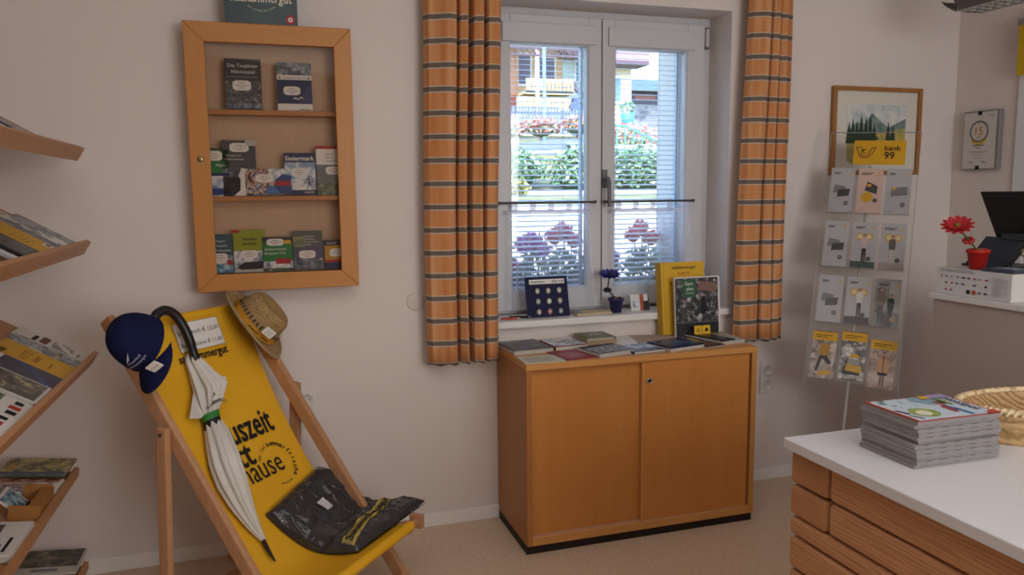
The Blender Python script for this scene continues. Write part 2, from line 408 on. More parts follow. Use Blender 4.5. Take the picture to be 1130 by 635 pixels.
# cafe curtains
SHEER = sheer(); TABM = sheer(.72, .86, '#a9a6bc'); ROD = flat('#3c3b40', .4, .5)
for k, (x0, x1, xb, fl) in enumerate(((.573, 1.017, 1.0, .045), (1.063, 1.512, 1.5, .06))):
    t = thing('cafe_curtain', ('short sheer white cafe curtain behind the navy pin display', 'short sheer white cafe curtain behind the purple flower')[k], 'curtain', ((x0 + x1) / 2, .12, 1.34), 'sheer cafe curtains on the window')
    mb = MB(); mb.tube([(x0, .12, 1.343), (x1, .12, 1.343)], .005, ROD, 8); mb.ball((x0, .12, 1.343), .008, ROD); mb.ball((x1, .12, 1.343), .008, ROD)
    for x in (x0 + .02, x1 - .02): mb.box((x - .003, .12, 1.339), (x + .003, .15, 1.347), ROD)
    mb.build('rod', t)
    xa = x0 + .03; xw = xb - .015
    mb = MB()
    def fab(u, v):
        z = 1.312 - v * (1.312 - .88); f = fl * v
        return (xa + (xw + f * u - xa) * u, .118 + .008 * sin(u * 40 + k) * (.4 + v) + .006 * sin(u * 17), z)
    mb.grid(fab, 70, 6, SHEER)
    for i in range(5):
        xt = xa + (xw - xa) * (.06 + .22 * i)
        mb.grid(lambda u, v: (xt + .028 * u, .12 + .0075 * cos(v * 2 * PI), 1.343 + .009 * sin(v * 2 * PI) if False else 1.305 + .046 * v), 1, 4, TABM)
    mb.grid(lambda u, v: (xa + (xw - xa) * u, .1165 + .008 * sin(u * 40 + k) * .4 + .006 * sin(u * 17), 1.312 - .018 * v), 40, 1, TABM)
    mb.build('fabric', t)

# ------------------------------------------------------------------ striped curtains
CUR = curtain_mat()
def curtain(ctrl, xt, wt, xb_, wb_, label):
    def yx(u):
        L = ctrl[-1][0]; x = u * L
        for (a, ya), (b, yb) in zip(ctrl[:-1], ctrl[1:]):
            if x <= b + 1e-9:
                t = (x - a) / max(1e-6, b - a); t = t * t * (3 - 2 * t); return x, ya + (yb - ya) * t
        return L, ctrl[-1][1]
    mb = MB()
    def fn(u, v):
        x, y = yx(u); z = 2.52 - v * (2.52 - .708); 
        x *= (wt + (wb_ - wt) * v) / ctrl[-1][0]; x0 = xt + (xb_ - xt) * v
        y = y * (.85 + .2 * v) + .006 * sin(v * 5 + u * 9)
        return (x0 + x + .004 * sin(v * 7), -.085 + y, z + (.004 * sin(u * 30) if v > .99 else 0))
    mb.grid(fn, 110, 24, CUR)
    o = mb.build('striped_curtain', None, (xb_ + wb_ / 2, -.085, .708), solid=.003)
    tag(o, label, 'curtain', 'striped window curtains')
curtain([(0, .02), (.02, -.01), (.10, -.035), (.122, -.025), (.126, .065), (.138, .065), (.143, -.015), (.168, -.03), (.182, .065), (.194, .065), (.199, -.02), (.234, -.032), (.245, .055), (.254, .055), (.259, -.02), (.29, -.02), (.31, .0)], .224, .305, .206, .292,
        'orange curtain with grey stripes hanging between window and display cabinet')
curtain([(0, .01), (.02, -.02), (.07, -.03), (.108, -.025), (.117, .055), (.125, .055), (.130, -.025), (.166, -.035), (.176, .06), (.186, .06), (.192, -.015), (.225, -.02), (.24, .02), (.262, .0)], 1.66, .205, 1.604, .26,
        'orange curtain with grey stripes hanging between window and framed picture')

# ------------------------------------------------------------------ wall display cabinet
t = thing('display_cabinet', 'glazed wooden display cabinet of guide books hanging on the wall above the deck chair', 'cabinet', (-.341, 0, 1.04))
CX0, CX1, CZ0, CZ1 = -.627, -.055, 1.042, 1.99
mb = MB(); frame(mb, CX0 + .004, CX1 - .004, CZ0 + .004, CZ1 - .004, .018, -.078, 0, BEECHD); mb.build('carcass', t, bevel=.002)
mb = MB(); mb.box((CX0 + .022, -.008, CZ0 + .022), (CX1 - .022, -.001, CZ1 - .022), wood('#c4a68a', '#d0b396', 'z', 4, .5, .02)); mb.build('back_panel', t)
for z in (1.694, 1.385):
    mb = MB(); mb.box((CX0 + .022, -.066, z - .018), (CX1 - .022, -.008, z), wood('#b07a48', '#bd8856', 'x', 5)); mb.build('shelf', t, bevel=.0015)
dr = MB(); X0, X1, Z0, Z1 = -.56, -.118, 1.104, 1.922
BORD = wood('#b2783c', '#be8448', 'z', 5, .38, .03)
BORX = wood('#b2783c', '#be8448', 'x', 5, .38, .03)
y0, y1 = -.1, -.079
def mitre(pts, m): dr.prism(pts, -y1, -y0, m, Matrix(((1, 0, 0, 0), (0, 0, -1, 0), (0, 1, 0, 0), (0, 0, 0, 1))))
mitre([(CX0, CZ0), (X0, Z0), (X0, Z1), (CX0, CZ1)], BORD); mitre([(CX1, CZ0), (CX1, CZ1), (X1, Z1), (X1, Z0)], BORD)
mitre([(CX0, CZ0), (CX1, CZ0), (X1, Z0), (X0, Z0)], BORX); mitre([(CX0, CZ1), (X0, Z1), (X1, Z1), (CX1, CZ1)], BORX)
door = dr.build('door', t, bevel=.0025)
mb = MB(); mb.box((X0 - .01, -.0875, Z0 - .01), (X1 + .01, -.0845, Z1 + .01), glassy('#f4f1ee', .012)); mb.build('glass', door)
BRASS = flat('#a98e5c', .35, .5, 1)
mb = MB()
mb.lathe([(0, 0), (.009, 0), (.011, .002), (.007, .004), (0, .004)], BRASS, 16, Matrix.Translation((-.592, -.1, 1.516)) @ Matrix.Rotation(PI / 2, 4, 'X'))
mb.prism([(-.004, -.02), (.004, -.02), (.0085, 0), (.004, .02), (-.004, .02), (-.0085, 0)], 0, .002, BRASS, Matrix.Translation((-.592, -.1, 1.516)) @ Matrix.Rotation(PI / 2, 4, 'X'))
mb.box((-.5935, -.1045, 1.510), (-.5905, -.1035, 1.520), BLACK); mb.build('lock', door)

# ------------------------------------------------------------------ printed matter
STAND = Matrix.Rotation(PI / 2, 4, 'X')
def cover(mb, w, h, z, spec, dz=.0005):
    for n, e in enumerate(spec):
        zz = z + dz * (1 + .25 * n); k = e[0]
        if k == 'r': _, a, b, c, d_, m = e; mb.poly([(a * w, b * h, zz), (c * w, b * h, zz), (c * w, d_ * h, zz), (a * w, d_ * h, zz)], m)
        elif k == 'p': mb.poly([(x * w, y * h, zz) for x, y in e[1]], e[2])
        elif k == 'c':
            _, cx, cy, r, m = e; mb.poly([(cx * w + r * w * cos(i * PI / 8), cy * h + r * w * sin(i * PI / 8), zz) for i in range(16)], m)
        elif k == 'o':
            _, cx, cy, r, th, m = e
            for i in range(16):
                a, b = i * PI / 8, (i + 1) * PI / 8
                mb.poly([(cx * w + q * w * cos(s_), cy * h + q * w * sin(s_), zz) for q, s_ in ((r, a), (r, b), (r - th, b), (r - th, a))], m)
        elif k == 't':
            _, x, y, size, s_, m = e[:6]; al = e[6] if len(e) > 6 else 'L'; bo = len(e) > 7
            mb.text(s_, size * h, m, lambda a, b: (x * w + a, y * h + b, zz), al, bo)
        elif k == 's':   # price sticker with three grey lines
            _, cx, cy, sw, sh = e
            r_ = .18; mb.poly([((cx + sx * (sw / 2 - q * r_ * sw)) * w, (cy + sy * (sh / 2 - p * r_ * sh)) * h, zz) for sx, sy, q, p in ((-1, -1, 1, 0), (1, -1, 1, 0), (1, -1, 0, 1), (1, 1, 0, 1), (1, 1, 1, 0), (-1, 1, 1, 0), (-1, 1, 0, 1), (-1, -1, 0, 1))], LBL)
            for i, ln in enumerate((.4, .7, .35)):
                yy = (cy + sh * (.24 - .24 * i)) * h; mb.poly([((cx - sw * ln / 2) * w, yy - .001, zz + .0003), ((cx + sw * ln / 2) * w, yy - .001, zz + .0003), ((cx + sw * ln / 2) * w, yy + .001, zz + .0003), ((cx - sw * ln / 2) * w, yy + .001, zz + .0003)], GTXT)
def lines(x0, x1, y, n, dy, m, th=.008):
    random.seed(int(y * 1000) + n); return [('r', x0, y - i * dy, x0 + (x1 - x0) * random.uniform(.7, 1), y - i * dy + th, m) for i in range(n)]
def book(name, label, cat, M, w, h, th, base, spec, group=None, pages=True, bend=0, jag=0):
    """lies in local x-y, front cover towards +z, origin bottom left"""
    mb = MB()
    if jag:
        n = max(2, int(jag)); tt = th / n
        for i in range(n):
            random.seed(i * 31 + int(w * 1e4)); a = random.uniform(-.004, .004); b = random.uniform(-.004, .004)
            if i == n - 1: a = b = 0
            mb.box((a, b, i * tt), (w + a, h + b, (i + .86) * tt), PAGES if i < n - 1 else base)
        th = (n - .14) * tt
    elif pages and th > .004:
        mb.box((.0005, .001, .0008), (w - .0012, h - .001, th - .0008), PAGES)
        mb.box((0, 0, 0), (w, h, .0008), base); mb.box((0, 0, th - .0008), (w, h, th), base); mb.box((-.0003, 0, 0), (.0009, h, th), base)
    else: mb.box((0, 0, 0), (w, h, th), base)
    cover(mb, w, h, th, spec)
    o = mb.build(name); o.matrix_world = M
    return tag(o, label, cat, group)
def stand(x, y, z, lean=3, rz=0): return Matrix.Translation((x, y, z)) @ Matrix.Rotation(R(rz), 4, 'Z') @ Matrix.Rotation(R(90 - lean), 4, 'X')
def lie(x, y, z, rz=0): return Matrix.Translation((x, y, z)) @ Matrix.Rotation(R(rz), 4, 'Z')
W = flat('#e2e0dc', .5); GRN = flat('#1f7a3a', .45); DBL = flat('#232c55', .45); RED = flat('#a8262a', .5); LIME = flat('#8f9a26', .5)
TEAL = flat('#2f5560', .5); DGREY = flat('#3a3c40', .5); STEEL = flat('#5c6468', .5); LGREY = flat('#b6b6b6', .5)
MOUNT = photo(['#20242c', '#3f4856', '#6c7684', '#a8adb4'], 45, 1); FOREST = photo(['#1c2a1c', '#33452c', '#5b6b45', '#8f9a7c'], 45, 2)
CITYN = photo(['#16161c', '#2c2c33', '#55555a', '#8f8d88'], 70, 3); SKYB = photo(['#3b5f92', '#6f8fb5', '#a9bccf', '#dfe4e8'], 30, 4, 'LINEAR')
PEOPLE = photo(['#2e2320', '#7a3a2c', '#c9b5a4', '#3d4c74', '#d8d2ca'], 60, 5); SNOW = photo(['#5a6a8a', '#9aa6b8', '#d8dce2', '#eef0f2'], 35, 6)
gb = 'guide books in the display cabinet'
Yb = -.052
book('guide_book', 'dark history book with old gothic lettering on the top cabinet shelf', 'book', stand(-.498, Yb, 1.695), .124, .179, .014, DGREY,
     [('r', 0, .12, 1, .55, CITYN), ('r', 0, 0, 1, .12, MOUNT), ('t', .5, .83, .1, 'Das Tauplitzer', W, 'C'), ('t', .5, .71, .1, 'Nikolospiel', W, 'C'), ('r', .05, .635, .9, .642, LGREY), ('s', .45, .47, .5, .2)], gb)
book('guide_book', 'book with night blue cover and white bands on the top cabinet shelf', 'book', stand(-.321, Yb, 1.695), .123, .173, .01, W,
     [('r', 0, .74, 1, 1, MOUNT), ('r', 0, .14, 1, .64, flat('#272f55', .45)), ('p', [(.55, .14), (1, .14), (1, .64)], flat('#3d4568', .45)), ('t', .5, .665, .045, 'BILDERREISE TAUPLITZ', GTXT, 'C'), ('p', [(.05, .66), (.12, .66), (.085, .71)], INK), ('p', [(.88, .66), (.95, .66), (.915, .71)], INK),
      ('s', .42, .41, .48, .18), ('p', [(.42, .22), (.5, .28), (.6, .24), (.68, .3), (.78, .23), (.68, .27), (.6, .22), (.5, .25)], W), ('r', .62, .01, .95, .03, GTXT)], gb)
book('guide_book', 'green guide book half hidden at the cabinet edge nearest the lock', 'book', stand(-.6, Yb, 1.386), .1, .171, .012, GRN,
     [('r', 0, 0, 1, .42, SKYB), ('r', 0, .02, 1, .16, flat('#1d3f86', .4)), ('t', .55, .62, .09, 'Alpin', W, 'L'), ('s', .5, .84, .56, .2), ('r', 0, .96, 1, 1, DGREY), ('r', .35, .42, 1, .48, flat('#122a60'))], gb)
book('guide_book', 'tall charcoal hiking book with white figure on the middle cabinet shelf', 'book', stand(-.523, Yb, 1.386), .116, .2, .012, flat('#4a4b4e', .5),
     [('r', 0, .3, .5, .5, MOUNT), ('p', [(0, 0), (.9, 0), (.9, .15), (.6, .34), (0, .34)], flat('#1e1e20', .5)), ('p', [(.3, 0), (1, 0), (1, .1), (.66, .14), (.5, .1)], W), ('p', [(.5, .1), (.66, .12), (.66, .38), (.7, .48), (.62, .5), (.58, .44), (.52, .44), (.46, .36), (.52, .3)], W), ('c', .58, .47, .05, W),
      ('t', .12, .71, .05, 'Wandern im', W), ('t', .12, .645, .05, 'Salzkammergut', W), ('r', .05, .655, .12, .675, RED), ('s', .52, .87, .56, .16), ('r', .7, .9, 1, 1, LGREY)], gb)
book('guide_book', 'landscape format book with colourful scenes and red box on the middle cabinet shelf', 'book', stand(-.443, Yb - .0135, 1.386), .157, .097, .006, flat('#b8a898', .5),
     [('r', 0, .08, .5, 1, PEOPLE), ('r', .5, .55, 1, 1, SKYB), ('p', [(.55, .08), (1, .08), (1, .75), (.8, .8), (.65, .6)], flat('#31437c', .4)), ('p', [(.42, .08), (.75, .08), (.6, .35), (.48, .4)], flat('#4a74b0', .4)), ('r', .63, .36, .97, .54, flat('#a3262b', .4)), ('r', 0, 0, 1, .08, DGREY), ('t', .5, .02, .055, 'TAUPLITZ - STEIERMARK IM SALZKAMMERGUT', W, 'C'), ('s', .4, .65, .4, .3)], gb)
book('guide_book', 'blue book titled Steiermark on the middle cabinet shelf', 'book', stand(-.308, Yb, 1.386), .111, .156, .01, DBL,
     [('r', 0, .12, 1, .78, SKYB), ('p', [(.1, .12), (1, .12), (1, .5), (.6, .42), (.2, .36)], SNOW), ('r', .76, .25, .8, .38, INK), ('r', 0, 0, 1, .12, DBL), ('t', .5, .82, .15, 'Steiermark', W, 'C', 1), ('t', .62, .045, .06, 'WINTER', W), ('s', .48, .54, .52, .2)], gb)
book('guide_book', 'white and grey guide book beside the cabinet hinge on the middle shelf', 'book', stand(-.193, Yb, 1.386), .1, .182, .01, flat('#70777a', .5),
     [('r', 0, .62, 1, 1, W), ('r', 0, .94, 1, 1, RED), ('r', .3, .93, .95, .94, W), ('r', 0, 0, 1, .25, FOREST), ('t', .35, .82, .05, 'Mountain', INK), ('t', .35, .75, .05, 'biken im', INK), ('t', .35, .68, .05, 'Ausseerland', INK), ('s', .62, .5, .56, .16)], gb)
book('guide_book', 'teal hiking map with round red mark in the bottom left cabinet corner', 'book', stand(-.598, Yb, 1.105, 4), .094, .142, .01, TEAL,
     [('r', 0, .24, 1, .46, SNOW), ('r', 0, .02, 1, .24, photo(['#2c5c82', '#5c90ae', '#a9c4cf'], 30, 8)), ('t', .4, .8, .085, 'Region', W), ('t', .4, .68, .085, 'Tauplitz', W), ('t', .4, .56, .085, 'Kulturpfad', W), ('s', .55, .4, .5, .22), ('c', .88, .27, .11, RED)], gb)
book('guide_book', 'lime green book titled Wandern ins Glück on the bottom cabinet shelf', 'book', stand(-.5, Yb, 1.105), .112, .157, .012, LIME,
     [('r', 0, 0, 1, .5, SNOW), ('p', [(.1, .12), (.3, .24), (1, .26), (1, .08), (.2, .06)], flat('#2a2226', .5)), ('r', 0, 0, 1, .07, LGREY), ('r', -.05, .93, .2, 1, RED), ('t', .28, .75, .085, 'Wandern', INK, 'L', 1), ('t', .28, .645, .085, 'ins Glück', INK, 'L', 1), ('s', .48, .42, .54, .19)], gb)
book('guide_book', 'green folded trail map titled Bergseen Trail on the bottom cabinet shelf', 'book', stand(-.398, Yb - .0125, 1.105), .106, .128, .008, GRN,
     [('r', 0, 0, 1, .3, SNOW), ('r', 0, 0, 1, .1, FOREST), ('r', 0, .86, 1, 1, DGREY), ('r', .72, .8, .95, .9, YEL), ('t', .06, .62, .1, 'Salzkammergut', W), ('t', .06, .5, .1, 'Bergseen Trail', W), ('r', .42, .22, .92, .38, RED), ('s', .42, .85, .56, .2)], gb)
book('guide_book', 'grey and violet book with pale meadow photo on the bottom cabinet shelf', 'book', stand(-.288, Yb, 1.105), .106, .148, .01, flat('#575a58', .5),
     [('r', 0, .6, .4, .85, photo(['#58684a', '#8a8a60', '#b0a878'], 30, 9)), ('r', 0, .3, 1, .58, flat('#5a5470', .5)), ('r', 0, .04, 1, .3, MOUNT), ('t', .38, .84, .055, 'Heilkräuter', W), ('t', .38, .77, .055, 'und Mythen', W), ('t', .38, .7, .055, 'im Ausseerland', W), ('t', .38, .63, .055, 'erleben', W), ('s', .46, .4, .56, .2)], gb)
book('guide_book', 'small book with yellow red and blue bands in the cabinet corner', 'book', stand(-.182, Yb, 1.105), .085, .112, .009, flat('#3c3a3c', .5),
     [('r', .08, .25, 1, .8, flat('#b88c2e', .5)), ('r', .08, .23, 1, .32, RED), ('r', .08, .04, 1, .22, DBL), ('t', .2, .86, .07, 'Österreich', W), ('s', .6, .56, .6, .26)], gb)
# game box on top
gm = MB(); x0, x1 = -.487, -.24
GB = photo(['#182c2e', '#1c3436', '#213b3e', '#264244'], 9, 11, 'LINEAR')
gm.box((x0, -.095, 1.9905), (x1, -.03, 2.25), GB)
gm.M = Matrix.Translation((x0, -.095, 1.9905)) @ STAND
wd = x1 - x0
gm.text('Salzkammergut', .046, flat('#cfc8b4', .6), lambda a, b: (wd / 2 + a + b * .12, .076 + b, .0008), 'C', True, .21)
for i, ch in enumerate('DAS AUSSEERLAND SPIEL'):
    an = R(-128 + 76 * i / 20); gm.text(ch, .0085, flat('#b9b6a6', .6), lambda a, b: (.125 + (.075 - b) * cos(an) - a * sin(an) * 1, .118 + (.075 - b) * sin(an) + a * cos(an), .0008), 'C')
gm.poly([(.222 + .016 * cos(i * PI / 10), .02 + .016 * sin(i * PI / 10), .0008) for i in range(20)], flat('#a4232e', .5)); gm.poly([(.222 + .008 * cos(i * PI / 8), .02 + .008 * sin(i * PI / 8), .0011) for i in range(16)], W)
gm.poly([(.222 + .0035 * cos(i * PI / 8), .02 + .0035 * sin(i * PI / 8), .0014) for i in range(16)], flat('#a4232e', .5))
gm.M = Matrix()
tag(gm.build('game_box', None, (x0, -.06, 1.99), bevel=.002), 'dark green board game box standing on top of the display cabinet', 'game box')

# round blank cover on the wall, sockets
mb = MB(); mb.lathe([(0, .006), (.03, .005), (.036, .003), (.038, 0)], flat('#cfc7c0', .6), 32, Matrix.Translation((.178, 0, .955)) @ Matrix.Rotation(PI / 2, 4, 'X'))
tag(mb.build('junction_box_cover', None, (.178, 0, .955)), 'round wall coloured junction box cover beside the left curtain', 'wall cover')
def socket(x, z, n, label):
    t = thing('wall_socket', label, 'socket', (x, 0, z))
    SW = flat('#d6d3cd', .4)
    mb = MB(); hh = .0355 * n + .004; mb.box((x - .039, -.009, z - hh), (x + .039, 0, z + hh), SW); p = mb.build('cover_plate', t, bevel=.003)
    for i in range(n):
        zc = z + (i - (n - 1) / 2) * .071
        mb = MB(); M = Matrix.Translation((x, -.0095, zc)) @ Matrix.Rotation(PI / 2, 4, 'X')
        mb.lathe([(.027, 0), (.027, .004), (.022, .004), (.0205, .0006), (0, .0006)], SW, 24, M)
        for s_ in (-1, 1): mb.lathe([(.0028, .001), (0, .0012)], BLACK, 8, M @ Matrix.Translation((s_ * .0095, 0, 0)))
        mb.box((x - .002, -.013, zc + .018), (x + .002, -.0105, zc + .022), GREY); mb.box((x - .002, -.013, zc - .022), (x + .002, -.0105, zc - .018), GREY)
        mb.build('insert', t)
socket(1.853, .503, 2, 'white double wall socket to the right of the wooden cabinet')
socket(-.262, .555, 2, 'white wall socket behind the deck chair')

# ------------------------------------------------------------------ sliding door cabinet
t = thing('sliding_door_cabinet', 'low orange beech cabinet with two sliding doors under the window', 'cabinet', (1.018, -.2, 0))
A0, A1, FY = .516, 1.5195, -.391
PL = flat('#241813', .6); 
mb = MB(); mb.box((A0, FY + .012, 0), (A1, -.006, .036), PL); mb.build('plinth', t)
mb = MB(); mb.box((A0, FY, .036), (A0 + .022, -.004, .726), BEECHD); mb.box((A1 - .022, FY, .036), (A1, -.004, .726), BEECH)
mb.box((A0 + .022, FY, .036), (A1 - .022, -.004, .066), BEECHX); mb.box((A0 + .022, -.014, .066), (A1 - .022, -.004, .726), BEECHD)
mb.box((1.007, FY + .05, .066), (1.025, -.014, .70), BEECHD); mb.build('carcass', t, bevel=.0012)
mb = MB(); mb.box((A0 - .001, FY - .003, .7265), (A1 + .001, -.002, .75), BEECHX); mb.build('top', t, bevel=.0015)
mb = MB(); mb.box((A0 + .022, FY + .004, .066), (A1 - .022, FY + .04, .071), flat('#cda079', .4)); mb.build('door_track', t); mb = MB(); mb.box((A0 + .022, FY + .004, .72), (A1 - .022, FY + .04, .7265), BEECHD); mb.build('door_track', t)
mb = MB(); mb.box((.545, FY + .026, .0715), (1.035, FY + .042, .7195), wood('#bf7d3d', '#cb8b4b', 'z', 4, .38, .02)); d1 = mb.build('door', t, bevel=.001)
mb = MB(); mb.box((.541, FY + .018, .0715), (.549, FY + .044, .7195), BEECHX); mb.build('grip_strip', d1)
mb = MB(); mb.box((1.0, FY + .006, .0715), (1.488, FY + .022, .7195), wood('#be7b3b', '#c98848', 'z', 4, .38, .02)); d2 = mb.build('door', t, bevel=.001)
mb = MB(); mb.box((.998, FY + .003, .0715), (1.006, FY + .022, .7195), BEECHX); mb.build('grip_strip', d2)
mb = MB(); M = Matrix.Translation((1.03, FY + .006, .645)) @ Matrix.Rotation(PI / 2, 4, 'X')
mb.lathe([(.0125, 0), (.0125, .004), (.009, .006), (.009, .003), (0, .003)], flat('#b5afa4', .3, .5, .8), 20, M); mb.lathe([(.0075, .0035), (0, .0037)], BLACK, 14, M); mb.build('lock', d2)

# leaflets on the cabinet
g = 'leaflets laid out on the cabinet'; T = .7505
NEWS = photo(['#26262a', '#6d6d70', '#b5b3b0', '#e2e0dc'], 60, 12); DKP = photo(['#1e1f22', '#3a3b3e', '#5d5e60', '#8a8a88'], 30, 13); REDP = flat('#8c2e2e', .5)
def leaf(label, x, y, w, h, th, base, spec, rz=0, jag=0, z=T, name='leaflet'): 
    if z == T: th = th * .62 if th > .006 else th; x -= w * .05; y -= h * .04 if y + h < -.2 else .0; w *= 1.12; h *= 1.1
    return book(name, label, 'leaflet', lie(x, y, z, rz), w, h, th, base, spec, g, th > .006, 0, jag)
leaf('cream printed sheet at the front left corner of the cabinet', .523, -.378, .145, .12, .002, flat('#cfcab4', .7), [('t', .5, .82, .07, 'VERANSTALTUNGEN', GTXT, 'C')] + lines(.1, .9, .72, 9, .075, flat('#8f8f80', .7), .015), -3)
leaf('stack of dark grey leaflets with black photo covers at the back left of the cabinet', .535, -.215, .15, .18, .03, flat('#5c5c5c', .6), [('r', 0, .0, 1, 1, photo(['#17181b', '#2a2b2e', '#46474a', '#77777a'], 26, 62)), ('t', .08, .82, .1, 'WINTER', W)], 4, 7)
leaf('stack of red edged brochures with white photo cover beside the dark grey stack', .715, -.195, .13, .155, .028, flat('#8c2a2c', .5), [('r', 0, .06, 1, 1, SNOW), ('r', .25, .4, .7, .7, NEWS), ('r', 0, 0, 1, .06, flat('#8c2a2c'))], 3, 0)
leaf('single dark red leaflet lying near the cabinet front edge', .69, -.372, .135, .15, .004, flat('#8a2a2f', .45), [('t', .5, .8, .08, 'KULINARIK', flat('#c98f86'), 'C'), ('r', .1, .15, .9, .7, photo(['#7a2428', '#8f2f33', '#a23f40', '#b8605c'], 50, 14))], 7)
# little holder box with cards
t = thing('card_box', 'small open kraft box of cards between the brochure stacks on the cabinet', 'box', (.9, -.12, T))
KR = flat('#a08a6c', .8)
mb = MB(); mb.box((.855, -.17, T), (.985, -.035, T + .003), KR); 
for a, b in (((.855, -.173, T), (.985, -.17, T + .028)), ((.855, -.035, T), (.985, -.032, T + .036)), ((.852, -.173, T), (.855, -.032, T + .036)), ((.985, -.173, T), (.988, -.032, T + .036))): mb.box(a, b, KR)
mb.build('tray', t)
o = leaf('stack of green and beige cards lying in the small kraft box', .86, -.167, .12, .13, .034, flat('#7d7f68', .6), [('r', .05, .3, .95, .95, FOREST), ('r', .3, .4, .75, .8, PEOPLE)], 0, 9, T + .0035)
leaf('red and white folder in front of the kraft box on the cabinet', .855, -.235, .13, .055, .016, flat('#a04038', .5), [('r', .55, .1, 1, .9, W), ('r', .05, .3, .5, .8, NEWS)], 8, 4)
leaf('plain white sheets beside the kraft box at the back of the cabinet', 1.0, -.19, .15, .15, .006, W, lines(.1, .85, .85, 5, .12, LGREY, .012), 8, 0)
leaf('fanned black and white event magazines at the cabinet front edge', .83, -.372, .15, .13, .03, flat('#4a4a4e', .5), [('r', 0, 0, 1, .8, photo(['#1c1c20', '#46464c', '#8e8c92', '#d0cecf'], 60, 61)), ('r', .05, .82, .6, .96, INK)], 14, 6)
leaf('blue and white leaflet overlapping the event magazines', .98, -.362, .13, .13, .016, flat('#2c3a58', .5), [('r', 0, .35, 1, 1, SKYB), ('r', 0, 0, 1, .3, MOUNT), ('t', .5, .5, .12, 'SOMMER', DBL, 'C')], 6, 0)
leaf('pale pink sheets lying at the back centre of the cabinet', 1.09, -.19, .17, .16, .012, flat('#b5a08f', .7), [('t', .5, .8, .08, 'INFO', GTXT, 'C')] + lines(.1, .8, .7, 5, .1, flat('#9c897a')), -12, 4)
leaf('stack of navy blue booklets at the front centre of the cabinet', 1.135, -.368, .16, .13, .032, flat('#1c2844', .4), [('r', .05, .1, .95, .6, photo(['#16233c', '#22365a', '#38557c', '#5a7a98'], 30, 15)), ('t', .5, .72, .12, 'BERGWELT', W, 'C')], 12, 3)
leaf('brown leaflet with yellow band near the front right of the cabinet', 1.31, -.36, .09, .17, .012, flat('#4a2b26', .5), [('r', .05, .55, .95, .95, flat('#c8a93c')), ('r', .1, .1, .9, .5, photo(['#3a211c', '#5c362c', '#7c5446'], 40, 16))], 14, 3)
leaf('grey green leaflet below the magazine holder on the cabinet', 1.345, -.24, .1, .12, .014, flat('#4c564f', .5), [('r', .05, .1, .95, .9, FOREST)], 10, 3)
leaf('black folded leaflet slanting across the right end of the cabinet', 1.40, -.33, .066, .2, .034, flat('#1c1e22', .4), [('r', .1, .1, .9, .9, photo(['#141518', '#24262b', '#3c3e42'], 40, 17))], 16, 4)
leaf('pale stack of folders at the right end of the cabinet', 1.408, -.305, .1, .21, .026, flat('#b0aca2', .7), [('r', 0, .6, 1, .96, photo(['#8c8a60', '#b8a648', '#5a5c56'], 30, 18))], -2, 7)

# holder with yellow maps and garden magazine
t = thing('brochure_holder', 'clear acrylic holder standing on the cabinet behind the garden magazine', 'holder', (1.38, -.1, T))
AC = acrylic()
mb = MB(); M = Matrix.Translation((1.265, -.105, T)) @ Matrix.Rotation(R(-7), 4, 'X')
mb.box((0, .003, 0), (.25, .005, .22), AC, M); mb.box((0, -.06, 0), (.25, .005, .003), AC, M); mb.box((.02, -.063, 0), (.245, -.061, .055), AC, M)
mb.build('sleeve', t)
mb = MB(); 
for i in range(2):
    mb.box((.095 + .04 * i, -.0655, .012), (.132 + .04 * i, -.0635, .05), YELP, M)
    fn = lambda a, b: M @ Vector((.1135 + .04 * i + a, -.0665, .031 + b))
    if i == 0: mb.text('@', .02, INK, lambda a, b: M @ Vector((.1135 + a, -.0662, .025 + b)))
    else: mb.add([fn(.011 * cos(q * PI / 5 + .3) * (1 if q % 2 else .6), .011 * sin(q * PI / 5 + .3) * (1 if q % 2 else .6)) for q in range(10)], [tuple(range(10))], INK)
mb.build('sticker', t)
book('map_pack', 'upright yellow regional maps in the holder on the cabinet, behind the garden magazine', 'map', Matrix.Translation((1.255, -.035, T + .004)) @ Matrix.Rotation(R(83), 4, 'X'), .215, .318, .05, flat('#c79a1e', .5),
     [('r', 0, 0, 1, 1, flat('#cfa422', .5)), ('r', .055, 0, .065, 1, flat('#a07c18')), ('t', .53, .905, .062, 'salzkammergut', INK, 'C', 1), ('t', .53, .82, .06, 'KARTE', flat('#8a3d22'), 'C'), ('c', .53, .785, .008, INK), ('t', .53, .685, .062, 'ATTRAKTIONEN', INK, 'C')])
book('garden_magazine', 'garden magazine with dark photo cover in front of the yellow maps', 'magazine', Matrix.Translation((1.293, -.115, T + .006)) @ Matrix.Rotation(R(85), 4, 'X'), .222, .258, .012, flat('#d8d5d0', .5),
     [('r', .01, .0, .96, .98, flat('#25262c', .35)), ('r', .03, .24, .95, .97, photo(['#15161a', '#23262a', '#3b3d3f', '#77777a', '#b9b4ae'], 42, 19)), ('p', [(.5, .78), (.9, .72), (.95, .88), (.55, .93)], flat('#7c6058', .5)), ('r', .18, .66, .46, .96, flat('#2f5c3c', .4)),
      ('t', .22, .86, .085, 'Gart', W), ('t', .26, .775, .085, 'plus', W), ('r', .24, .72, .42, .73, LGREY), ('p', [(.55, .4), (.62, .36), (.72, .42), (.66, .66), (.58, .66)], flat('#191a1e')), ('c', .55, .33, .045, LGREY), ('c', .3, .62, .04, LGREY), ('r', .03, .225, .95, .232, GREY), ('c', .88, .93, .018, W)])

